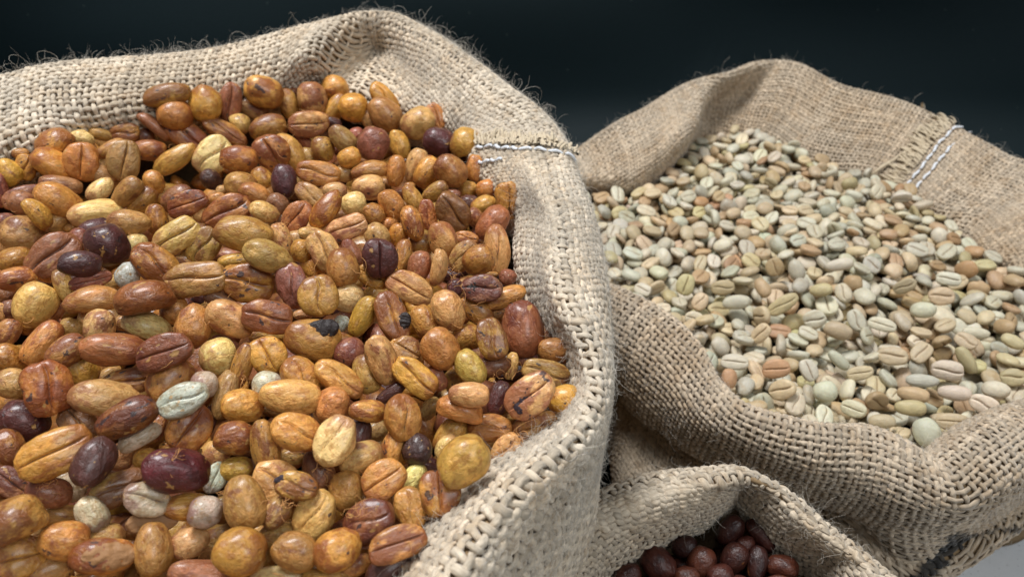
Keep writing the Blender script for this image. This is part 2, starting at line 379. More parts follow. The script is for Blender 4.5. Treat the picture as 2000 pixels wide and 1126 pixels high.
# ---- the left sack -------------------------------------------------
H0 = .180      # level of the honey beans at the rim
def st_back(E, zE, C, zC, out, bulge=0., wall=.0, deep=.016, low=.03, wz=.07):
    e = PZ(*E, zE); c = PZ(C[0], C[1]+12, zC); o = np.array(out+(0,)) if len(out) == 2 else np.array(out)
    o = o/np.linalg.norm(o); up = np.array([0, 0, 1.])
    mid = (e+c)/2 - o*bulge + up*bulge*.3
    dp = e + o*(.013 if bulge > .003 else .005) - up*deep
    m1 = c + o*.008 - up*.009; lo = c + o*.012 - up*low
    wl = lo + o*wall - up*(lo[2]-wz); bt = wl - o*.012; bt = np.array([bt[0], bt[1], .001])
    return [dp, e, mid, c, m1, lo, wl, bt]
def st_side(E, zE, C, zC, O, zO, out, low=.03, wz=.07, deep=.016, inward=.0, midp=None):
    e = PZ(*E, zE); c = PZ(C[0]-6, C[1], zC); q = PZ(O[0]-14, O[1]-(6 if O[1] > 850 else 0), zO); o = np.array(out+(0,)); o = o/np.linalg.norm(o); up = np.array([0, 0, 1.])
    mid = (e+c)/2+up*.0025 if midp is None else PZ(*midp)
    dp = e + o*.004 - up*deep
    lo = q - up*low - o*.002; wl = lo - o*inward; wl = np.array([wl[0], wl[1], wz]); bt = wl-o*.010; bt = np.array([bt[0], bt[1], .001])
    return [dp, e, mid, c, q, lo, wl, bt]
def left_stations():
    B, D = st_back, st_side; S = []
    S.append(B((-420, 620), .182, (-640, 420), .198, (-1, .3)))
    S.append(B((-260, 430), .183, (-380, 250), .199, (-1, .8), .004))
    S.append(B((-110, 350), .184, (-140, 185), .200, (-.5, 1), .005))
    S.append(B((0, 312), .185, (0, 146), .200, (-.2, 1), .006))
    S.append(B((95, 280), .186, (95, 122), .200, (-.1, 1), .007))
    S.append(B((180, 250), .186, (185, 112), .200, (0, 1), .007))
    S.append(B((290, 236), .185, (300, 99), .199, (0, 1), .007))
    S.append(B((420, 212), .184, (430, 81), .199, (0, 1), .007))
    S.append(B((540, 180), .184, (560, 52), .200, (0, 1), .006))
    S.append(B((622, 150), .186, (655, 34), .201, (.2, 1), .012))
    S.append(B((672, 178), .180, (712, 27), .200, (.2, 1), -.017))
    S.append(B((760, 200), .180, (775, 36), .199, (.3, 1), -.008))
    S.append(B((830, 222), .180, (840, 70), .198, (.4, 1), .001))
    S.append(B((885, 240), .181, (905, 116), .196, (.5, 1), .002))
    S.append(B((925, 262), .181, (985, 178), .193, (.6, 1), .003))
    S.append(B((938, 285), .181, (1065, 243), .191, (.8, .9), .004))
    S.append(D((938, 325), .180, (1060, 306), .193, (1128, 306), .189, (1, .5)))
    S.append(D((965, 372), .180, (1080, 366), .195, (1158, 375), .187, (1, .2)))
    S.append(D((1005, 425), .180, (1102, 430), .196, (1177, 440), .186, (1, .1)))
    S.append(D((1000, 480), .180, (1105, 500), .196, (1188, 505), .185, (1, 0)))
    S.append(D((1008, 545), .179, (1112, 560), .196, (1191, 570), .184, (1, 0)))
    S.append(D((1050, 620), .179, (1135, 630), .195, (1192, 640), .184, (1, 0)))
    S.append(D((1108, 690), .179, (1160, 700), .193, (1196, 710), .183, (1, -.1)))
    S.append(D((1128, 760), .179, (1168, 770), .191, (1196, 785), .182, (1, -.3)))
    S.append(D((1100, 835), .179, (1140, 850), .192, (1178, 870), .181, (1, -.6)))
    S.append(D((1030, 888), .179, (1085, 905), .193, (1145, 940), .180, (.9, -.8)))
    S.append(D((945, 935), .179, (1020, 965), .194, (1105, 1005), .180, (.8, -.9)))
    S.append(D((880, 1005), .179, (960, 1035), .194, (1060, 1075), .180, (.8, -.9)))
    S.append(D((828, 1075), .179, (915, 1105), .194, (1015, 1150), .180, (.8, -.9)))
    S.append(D((780, 1160), .179, (860, 1190), .194, (950, 1240), .180, (.7, -1)))
    S.append(D((640, 1290), .179, (690, 1360), .194, (740, 1430), .180, (.3, -1)))
    S.append(D((350, 1390), .179, (350, 1460), .194, (350, 1550), .180, (0, -1)))
    S.append(D((-150, 1330), .179, (-200, 1400), .194, (-260, 1470), .180, (-.5, -1)))
    S.append(D((-500, 1100), .179, (-600, 1130), .194, (-700, 1150), .180, (-1, -.3)))
    S.append(D((-560, 830), .179, (-680, 780), .194, (-800, 760), .182, (-1, 0)))
    return S
SP = .00225
tone_l = lin((204, 189, 168)); tone_r = lin((184, 166, 143))
M_bl = burlap_material('burlap_pale', tone_l, (.85, .74, .60)); M_br = burlap_material('burlap_tan', tone_r, (.85, .74, .60))
M_bd = burlap_material('burlap_grey_tan', lin((192, 177, 156)), (.85, .75, .62))
M_back = plain('burlap_underside', lin((146, 122, 92)), .95, .1, 0, .6, 600)
M_fib = plain('jute_fibre', lin((216, 207, 193)), .7, .2, .2)
M_thread = plain('white_thread', lin((226, 228, 232)), .5, .3, .3, .5, 3000)
M_fray = plain('jute_fringe', lin((204, 186, 158)), .85, .15, .3, .5, 1500)

def sack_root(loc, label):
    o = bpy.data.objects.new('burlap_sack', None); COL.objects.link(o); o.location = (0, 0, 0); o.empty_display_size = .02
    o['label'] = label; o['category'] = 'sack'; o['group'] = 'open burlap sacks of coffee beans'; return o
def surf_fibres(s, n, root, r, amin, amax, urange=(0, 1), lmax=.009, lift=.5):
    u = r.uniform(urange[0], urange[1], n*4); a = r.uniform(amin, amax, n*4)
    P, N_, va = s.sample(u, a); P = P+N_*SP*.75; X, Y, D = proj(P)
    cl_ = np.sin(P[:, 0]*170+1)*np.sin(P[:, 1]*150+2)*np.sin(P[:, 2]*190)+.6*np.sin(P[:, 0]*61)*np.cos(P[:, 1]*77)
    va = va & (r.random(len(P)) < .45+.7*cl_)
    keep = va & (X > -250) & (X < 2250) & (Y > -200) & (Y < 1350); P = P[keep][:n]; N_ = N_[keep][:n]
    fibres(P, N_, r, .0025, lmax, .000032, lift, 5, M_fib, 'loose_fibres', root)

left = Sack(left_stations(), SP, NU=1100)
root_l = sack_root((0, 0, 0), 'largest burlap sack, on the left, brimming with golden brown coffee beans')
backing(left, M_back, root_l)
def st_of(sk): return lambda u: np.interp(u, np.linspace(0, 1, len(sk.stat)), sk.stat)
sl = st_of(left)
near_l = lambda u: (sl(u) > 1.6) & (sl(u) < 30.2)
def amax_l(u): return .052 if sl(u) > 21 else (.030 if sl(u) > 14 else .014)
weave(left, 'woven_yarns', M_bl, root_l, -.060, amax_l, 4, 6, seed=3, jit=1.0, umask=near_l, width=.335)
weave(left, 'woven_yarns', M_bl, root_l, -.030, lambda x: .030, 2, 4, seed=3, jit=1.1, umask=lambda u: ~near_l(u))
r = np.random.default_rng(5)
surf_fibres(left, 7500, root_l, r, -.03, .025)
# short matted nap lying along the near rim
uu_ = r.uniform(.30, .86, 34000); P, N_, va = left.sample(uu_, r.uniform(-.022, .030, 34000)); P = P+N_*SP*.70; X_, Y_, _ = proj(P)
va &= (X_ > 400) & (X_ < 1260) & (Y_ < 1200); P, N_ = P[va][:13000], N_[va][:13000]
fibres(P, N_, r, .0012, .0042, .000034, .22, 3, M_fib, 'matted_nap', root_l, 1.3)
# longer stray fibres along the back crest
u = r.uniform(.02, .55, 600); P, N_, va = left.sample(u, r.uniform(-.003, .006, 600))
fibres(P[va], N_[va], r, .006, .017, .000055, .95, 8, M_fib, 'stray_fibres', root_l, 1.5)

def seam_line(s, pts, n):
    """pixel polyline laid on the cloth -> positions and normals evenly spaced"""
    q = [s.at_pixel(*p) for p in pts]; 
    P = np.array([k[2] for k in q]); N_ = np.array([k[3] for k in q])
    t = np.concatenate([[0], np.cumsum(np.linalg.norm(np.diff(P, axis=0), axis=1))])
    tt = np.linspace(0, t[-1], n)
    return np.stack([np.interp(tt, t, P[:, c]) for c in range(3)], 1), np.stack([np.interp(tt, t, N_[:, c]) for c in range(3)], 1), t[-1]
def stitches(s, pts, root, ln, rad, lift=.0016):
    P, N_, L = seam_line(s, pts, 12); n = max(2, int(round(L/ln)))
    P, N_, L = seam_line(s, pts, n*6+1)
    for k in range(n):
        Q = P[k*6:k*6+6].copy(); M = N_[k*6:k*6+6]; tt = np.linspace(0, 1, 6)
        side = np.cross(M[0], Q[-1]-Q[0]); side /= np.linalg.norm(side)
        Q = Q+M*(lift+.0004*np.sin(np.pi*tt)-.0002)[:, None]+side*(.00030*np.sin(np.pi*2*tt)*((-1)**k))[:, None]
        C = Q[None]; T = np.gradient(C, axis=1); T /= np.linalg.norm(T, axis=2, keepdims=True)
        B = np.cross(T, M[None]); B /= np.linalg.norm(B, axis=2, keepdims=True)
        rr = (rad*(np.array([.7, .95, 1, 1, .95, .7])))[None]
        V, F = tubes(C, T, B, np.cross(B, T), rr, rr*.8, np.ones((1, 6), bool), 8)
        link('stitch', mesh_np('stitch', V, F, M_thread), root)
def fringe(s, pts, dirpix, root, r, n, ln, rad):
    """cut yarn ends along the seam edge"""
    P, N_, L = seam_line(s, pts, n); P2, N2, _ = seam_line(s, [(x+dirpix[0], y+dirpix[1]) for x, y in pts], n)
    P = P+r.normal(size=P.shape)*.0003
    d = P2-P; d /= np.linalg.norm(d, axis=1, keepdims=True)
    seg = 5; pts_ = []; 
    l = r.uniform(.6, 1.1, n)*ln; dd = d+r.normal(size=d.shape)*.22+N_*r.uniform(0, .35, (n, 1))
    for k in range(seg+1):
        t = k/seg; pts_.append(P+N_*(.0022+.0006*math.sin(t*3))+dd*(l*t)[:, None]-N_*(t*t*.0006))
    C = np.stack(pts_, 1); T = np.gradient(C, axis=1); T /= np.linalg.norm(T, axis=2, keepdims=True)
    B = np.cross(T, np.broadcast_to(N_[:, None], C.shape)); B /= np.linalg.norm(B, axis=2, keepdims=True)
    rr = np.broadcast_to(np.array([1, 1, .95, .9, .8, .45]), (n, 6))*rad*r.uniform(.5, 1.2, (n, 1))
    V, F = tubes(C, T, B, np.cross(B, T), rr, rr*.8, np.ones((n, 6), bool), 6)
    link('frayed_edge', mesh_np('frayed_edge', V, F, M_fray), root, kind='stuff')
LST = [(937, 296), (965, 293), (990, 297), (1020, 301), (1050, 303), (1080, 307), (1105, 312), (1128, 318)]
stitches(left, LST, root_l, .0046, .00060, .0021)
stitches(left, [(944, 322), (962, 320), (990, 319)], root_l, .0030, .00055, .0021)
fringe(left, [(940, 285), (975, 283), (1010, 285), (1045, 288), (1080, 292), (1112, 300)], (3, -16), root_l, r, 110, .0042, .00055)
fringe(left, [(940, 291), (975, 290), (1010, 292), (1045, 295), (1080, 299), (1112, 306)], (2, -16), root_l, r, 80, .0036, .00055)

# ---- the right sack ------------------------------------------------
def right_stations():
    B, D = st_back, st_side; S = []
    kw = dict(low=.030, wz=.06)
    S.append(D((1110, 470), .108, (1085, 430), .126, (1030, 440), .118, (-1, 0), **kw))
    S.append(B((1112, 380), .110, (1070, 330), .124, (-1, .5), .003, **kw))
    S.append(B((1150, 362), .112, (1130, 285), .1215, (-.4, 1), .007, **kw))
    S.append(B((1228, 364), .113, (1205, 240), .129, (-.3, 1), .010, **kw))
    S.append(B((1284, 336), .114, (1270, 208), .132, (-.2, 1), .010, **kw))
    S.append(B((1322, 292), .115, (1350, 162), .137, (-.1, 1), .014, **kw))
    S.append(B((1348, 288), .106, (1425, 136), .138, (-.1, 1), -.018, **kw))
    S.append(B((1420, 262), .107, (1485, 116), .139, (.1, 1), -.010, **kw))
    S.append(B((1487, 266), .108, (1553, 117), .139, (.2, 1), .001, **kw))
    S.append(B((1553, 300), .108, (1643, 153), .138, (.4, 1), .002, **kw))
    S.append(B((1621, 322), .108, (1710, 170), .138, (.5, 1), .003, **kw))
    S.append(B((1689, 345), .109, (1785, 188), .137, (.6, 1), .004, **kw))
    S.append(B((1757, 376), .109, (1872, 224), .135, (.7, 1), .004, **kw))
    S.append(B((1825, 412), .110, (1960, 292), .131, (.8, 1), .004, **kw))
    S.append(B((1890, 455), .110, (2040, 315), .131, (.9, .8), .003, **kw))
    S.append(B((1940, 488), .111, (2140, 380), .131, (1, .7), .003, **kw))
    S.append(B((2020, 545), .111, (2240, 480), .131, (1, .4), .003, **kw))
    S.append(D((2090, 650), .112, (2230, 650), .132, (2330, 650), .122, (1, .1), **kw))
    # front rim, going clockwise: crest hides the beans behind it
    def Fr(C, zC, O, zO, Wp, zW, inn, Mz=None, Mp=None):
        c = PZ(C[0], C[1]+20, zC); q = PZ(*O, zO); wv = PZ(*Wp, zW); i = np.array(inn+(0,)); i = i/np.linalg.norm(i); up = np.array([0, 0, 1.])
        e = c+i*.011-up*.018; mid = c+i*.006-up*.004; dp = e-up*.014
        m1 = PZ(*Mp, Mz) if Mp is not None else (c*.55+q*.45)-i*.006+up*.004
        tuck = q+i*.010-up*.008 if O[0] < 1700 else (q+wv)/2+i*.001
        wl = wv; bt = np.array([wl[0]+i[0]*.06, wl[1]+i[1]*.06, .001])
        return [dp, e, mid, c, m1, q, tuck, wl, bt]
    S.append(Fr((2120, 745), .127, (2180, 860), .105, (2200, 960), .07, (-.8, .4)))
    S.append(Fr((2000, 802), .126, (2050, 905), .104, (2085, 985), .072, (-.5, .8)))
    S.append(Fr((1925, 852), .125, (1965, 955), .103, (1986, 1006), .072, (-.4, .9)))
    S.append(Fr((1866, 896), .123, (1890, 990), .102, (1906, 1054), .072, (-.2, 1)))
    S.append(Fr((1838, 908), .122, (1835, 1010), .101, (1846, 1098), .072, (0, 1)))
    S.append(Fr((1768, 868), .124, (1748, 1015), .099, (1770, 1145), .068, (.2, 1)))
    S.append(Fr((1700, 835), .126, (1665, 985), .098, (1690, 1170), .062, (.2, 1)))
    S.append(Fr((1584, 824), .127, (1545, 955), .097, (1565, 1120), .055, (.3, 1)))
    S.append(Fr((1463, 786), .128, (1425, 905), .097, (1450, 1110), .055, (.4, .9)))
    S.append(Fr((1411, 738), .129, (1352, 878), .097, (1355, 1085), .058, (.5, .9)))
    S.append(Fr((1361, 668), .130, (1290, 840), .098, (1285, 1055), .06, (.6, .8)))
    S.append(Fr((1296, 612), .131, (1228, 798), .098, (1232, 1020), .062, (.7, .7)))
    S.append(Fr((1205, 545), .131, (1190, 730), .100, (1200, 970), .062, (.8, .5)))
    S.append(Fr((1140, 500), .130, (1135, 625), .105, (1160, 790), .05, (1, .3)))
    return S
right = Sack(right_stations(), .0020, NU=1100)
root_r = sack_root((0, 0, 0), 'burlap sack on the right filled with small pale green coffee beans')
backing(right, M_back, root_r)
def ink_fn(P, r):
    X, Y, D = proj(P); m = np.zeros(len(P))
    def seg(x0, y0, x1, y1, hw, ex=0):
        dx, dy = x1-x0, y1-y0; L2 = dx*dx+dy*dy; t = ((X-x0)*dx+(Y-y0)*dy)/L2
        q = np.abs((X-x0)*dy-(Y-y0)*dx)/math.sqrt(L2); return (t > 0) & (t < 1) & (q < hw) & (D < .32) & (P[:, 2] < .115) & (P[:, 2] > .05)
    m[seg(1882, 1040, 1785, 1135, 17)] = 1; m[seg(1840, 1046, 1990, 1030, 3.5)] = .8
    return m*np.clip(.97+.05*r.normal(size=len(P)), .8, 1)
def amax_r(x):
    st = np.interp(x, np.linspace(0, 1, len(right.stat)), right.stat)
    return .17 if 17.5 <= st <= 31.5 else .012
weave(right, 'woven_yarns', M_br, root_r, -.075, amax_r, 2, 5, ink=ink_fn, seed=9, jit=.9, width=.38)
surf_fibres(right, 4200, root_r, r, -.045, .03, lmax=.008)
surf_fibres(right, 1500, root_r, r, .0, .08, (.5, 1), lmax=.008)
u = r.uniform(.05, .5, 150); P, N_, va = right.sample(u, r.uniform(-.003, .006, 150))
fibres(P[va], N_[va], r, .006, .016, .00006, .95, 8, M_fib, 'stray_fibres', root_r, 1.4)
stitches(right, [(1884, 240), (1862, 256), (1835, 285), (1810, 320), (1787, 348), (1766, 374)], root_r, .0062, .00068, .0024)
stitches(right, [(1898, 252), (1880, 268), (1856, 293), (1832, 325), (1807, 352), (1784, 378)], root_r, .0062, .00068, .0024)
fringe(right, [(1850, 236), (1825, 262), (1800, 292), (1775, 325), (1745, 362)], (-18, -8), root_r, r, 80, .0070, .00070)
fringe(right, [(1862, 242), (1837, 268), (1812, 298), (1787, 331), (1757, 368)], (-18, -8), root_r, r, 60, .0055, .00065)
def strand(s, pts, root, rad, name, mat, wob=.0006, lift=.003):
    P, N_, L = seam_line(s, pts, 48); t = np.linspace(0, 1, 48)
    C = (P+N_*(lift+.0008*np.sin(t*9))[:, None]+np.stack([np.sin(t*23), np.cos(t*17), np.sin(t*31)], 1)*wob*.4)[None]
    T = np.gradient(C, axis=1); T /= np.linalg.norm(T, axis=2, keepdims=True)
    B = np.cross(T, N_[None]); B /= np.linalg.norm(B, axis=2, keepdims=True)
    rr = (rad*(1+.2*np.sin(t*40)))[None]
    V, F = tubes(C, T, B, np.cross(B, T), rr, rr, np.ones((1, 48), bool), 7)
    link(name, mesh_np(name, V, F, mat), root)
strand(right, [(1802, 200), (1796, 232), (1790, 262), (1772, 298), (1745, 322), (1710, 340), (1686, 350)], root_r, .00075, 'loose_thread', M_fray)

# ---- the sack of dark beans ---------------------------------------
def dark_stations():
    S = []; up = np.array([0, 0, 1.])
    def D(E, zE, C, zC, out, bulge=.004, low=.03, wall=0):
        e = PZ(*E, zE); c = PZ(C[0], C[1]+24, zC); o = np.array(out+(0,)); o = o/np.linalg.norm(o)
        mid = (e+c)/2+up*bulge-o*bulge*.5; dp = e+o*.003-up*.014
        m1 = c+o*.006-up*.006; lo = c+o*.008-up*low; wl = np.array([lo[0]+o[0]*wall, lo[1]+o[1]*wall, .05]); bt = np.array([wl[0]-o[0]*.01, wl[1]-o[1]*.01, .001])
        S.append([dp, e, mid, c, m1, lo, wl, bt])
    D((1060, 1400), .122, (945, 1400), .130, (-1, -.5))
    D((1090, 1250), .124, (985, 1235), .133, (-1, -.1))
    D((1145, 1120), .124, (1025, 1105), .134, (-1, .3))
    D((1212, 1066), .124, (1075, 1020), .134, (-.8, .7), .005)
    D((1308, 1018), .125, (1165, 975), .135, (-.6, 1), .005)
    D((1384, 984), .126, (1290, 927), .136, (-.4, 1), .004)
    D((1437, 952), .127, (1395, 914), .137, (-.2, 1), .002)
    D((1456, 938), .130, (1462, 910), .137, (0, 1), .0)
    D((1484, 985), .126, (1540, 945), .136, (.5, .8), .002)
    D((1522, 1030), .124, (1605, 1003), .135, (.8, .7), .003)
    D((1574, 1068), .123, (1680, 1062), .134, (.9, .6), .004)
    D((1628, 1108), .123, (1748, 1130), .133, (1, .4), .004)
    D((1660, 1250), .123, (1810, 1250), .133, (1, 0), .004)
    D((1560, 1400), .122, (1740, 1450), .131, (.7, -.8), .004)
    D((1300, 1480), .122, (1300, 1600), .130, (0, -1), .004)
    return S
dark = Sack(dark_stations(), SP, NU=700, wr=.0008)
root_d = sack_root((0, 0, 0), 'small burlap sack at the bottom edge, its folded mouth showing dark red beans')
backing(dark, M_back, root_d)
weave(dark, 'woven_yarns', M_bd, root_d, -.10, lambda x: .05 if 1 < st_of(dark)(x) < 12.5 else .01, 4, 6, seed=12, jit=1.0, width=.335)
surf_fibres(dark, 1500, root_d, r, -.045, .03)

# ================================================================== BEANS
def bean_mesh(name, seed, mat, na=30, nx=17, gw=.05, gd=.10, bend=0., lump=.05, flat=.45, scurve=.05, sq=.70, point=0., sh=.012):
    ph = []
    base = [-90+q for q in (-66, -50, -37, -26, -18, -12, -7, -4, -2, 0, 2, 4, 7, 12, 18, 26, 37, 50, 66)]
    if na < 24: base = [-90+q for q in (-60, -36, -18, -7, 0, 7, 18, 36, 60)]
    up_ = np.linspace(-90+82, 270-82, na-len(base)); ph = np.radians(np.array(base+list(up_)))
    t = np.linspace(0, np.pi, nx)[1:-1]
    X = -np.cos(t)*.5; R = np.sin(t)**sq*.5*(1-point*X*1.2)
    Y = R[:, None]*np.cos(ph); sn = np.sin(ph)
    Zt = R[:, None]*np.maximum(sn, 0)*1.12
    Zb = -R[:, None]**.8*(np.abs(np.minimum(sn, 0))**flat)*.66
    Z = np.where(sn >= 0, Zt, Zb); XX = np.broadcast_to(X[:, None], Y.shape).copy()
    yc = scurve*np.sin(X*6.0)[:, None]
    gv = np.exp(-((Y-yc)/gw)**2)*(sn < -.1)*np.clip((.47-np.abs(X))*9, 0, 1)[:, None]
    Z = Z+gd*gv
    shoulder = np.exp(-((np.abs(Y-yc)-.17)/.10)**2)*(sn < -.2)*np.clip((.45-np.abs(X))*4, 0, 1)[:, None]; Z = Z-sh*shoulder
    Z = Z-bend*4*(XX**2)*.25+bend*.08
    V = np.stack([XX, Y, Z], -1).reshape(-1, 3)
    endz = -bend*.25+bend*.08
    V = np.concatenate([V, [[-.5, 0, endz], [.5, 0, endz]]]); g = np.concatenate([gv.ravel(), [0, 0]])
    for k in range(len(V)):
        v = Vector(V[k])*2.1+Vector((seed*7.3, seed*3.1, 1)); q = mnoise.noise(v)*lump+mnoise.noise(v*2.6)*lump*.35
        V[k] *= 1+q*1.6
    n, m = len(X), len(ph); i = np.arange(n*m).reshape(n, m); j = np.roll(i, -1, 1)
    F = np.stack([i[:-1], j[:-1], j[1:], i[1:]], -1).reshape(-1, 4)
    c0 = np.stack([j[0], i[0], np.full(m, n*m)], -1); c1 = np.stack([i[-1], j[-1], np.full(m, n*m+1)], -1)
    return mesh_np(name, V, [F, np.concatenate([c0, c1])], mat, True, {'bco': ('FLOAT_VECTOR', V), 'groove': ('FLOAT', g)})

def make_lib(kind, mat, hi=True):
    na, nx = (32, 19) if hi else (16, 9)
    L = {'s': [], 'b': [], 'e': [], 'p': []}
    if kind == 'green': gw, gd, lump, flat = .036, .13, .05, .42
    else: gw, gd, lump, flat = .024, .115, .075, .36
    for q in range(6):
        L['s'].append(bean_mesh(kind+'_bean', q+1, mat, na, nx, gw*(1+.3*(q % 2)), gd, bend=.05*(q % 3), lump=lump*(1+.4*(q % 3)), flat=flat, scurve=.02+.025*(q % 4)))
        L['b'].append(bean_mesh(kind+'_bean', q+11, mat, na, nx, gw, gd, bend=.08, lump=lump*(.6+.4*(q % 3)), flat=flat, point=.12*(q % 3-1)))
        L['e'].append(bean_mesh(kind+'_bean', q+21, mat, na, nx, gw*1.1, gd*1.2, bend=.34+.12*(q % 3), lump=lump, flat=flat))
    for q in range(3): L['p'].append(bean_mesh(kind+'_bean', q+31, mat, na, nx, gw, gd*.4, bend=0, lump=lump, flat=.9))
    return L

class Bean:
    __slots__ = ('pos', 'R', 'dim', 'view', 'col', 'cname', 'px', 'py', 'd', 'lev', 'hand', 'area', 'label', 'var')
def frame_for(px, py, ang, view, r, jit=9):
    rr = ray(px, py); f = rr/np.linalg.norm(rr)                     # away from camera
    R_ = np.array([1., 0, 0]); R_ -= f*(R_@f); R_ /= np.linalg.norm(R_); U = np.cross(R_, f)
    U = U if U[2] > 0 else -U
    a = math.radians(ang); lx = R_*math.cos(a)+U*math.sin(a); per = -R_*math.sin(a)+U*math.cos(a)
    if per[2] < 0: per = -per
    if view == 's': z = f*.97-per*.10
    elif view == 'e': z = -f*.45+per*.9
    else: z = -f
    z = z-lx*(z@lx); z /= np.linalg.norm(z); y = np.cross(z, lx)
    M = np.stack([lx, y, z], 1)
    e = r.normal(0, math.radians(jit), 3)
    Q = np.array(Matrix.Rotation(e[0], 3, 'X') @ Matrix.Rotation(e[1], 3, 'Y') @ Matrix.Rotation(e[2]*.3, 3, 'Z'))
    return M@Q
HC = {'a': (194, 142, 62), 'y': (208, 158, 94), 'o': (178, 121, 56), 'r': (148, 92, 60), 'p': (82, 42, 34), 'g': (190, 192, 172),
      't': (176, 132, 70), 'c': (226, 194, 122), 'w': (180, 164, 134), 'n': (130, 80, 40), 'd': (64, 44, 36)}
HN = {'a': 'amber', 'y': 'pale yellow', 'o': 'orange brown', 'r': 'reddish brown', 'p': 'dark purple', 'g': 'pale green', 't': 'olive tan',
      'c': 'cream', 'w': 'greyish tan', 'n': 'deep brown', 'd': 'blackish'}
VN = {'s': 'seam up', 'b': 'rounded back up', 'e': 'lying on edge', 'p': 'nearly round'}
def heap_l(x, y):
    cx, cy = -.055, .150
    return .179+.0125*np.exp(-(((x-cx)/.055)**2+((y-cy)/.055)**2))
def heap_hit(px, py, fn):
    z = .18
    for _ in range(12):
        p = PZ(px, py, z); z = float(fn(p[0], p[1]))
    return PZ(px, py, z)

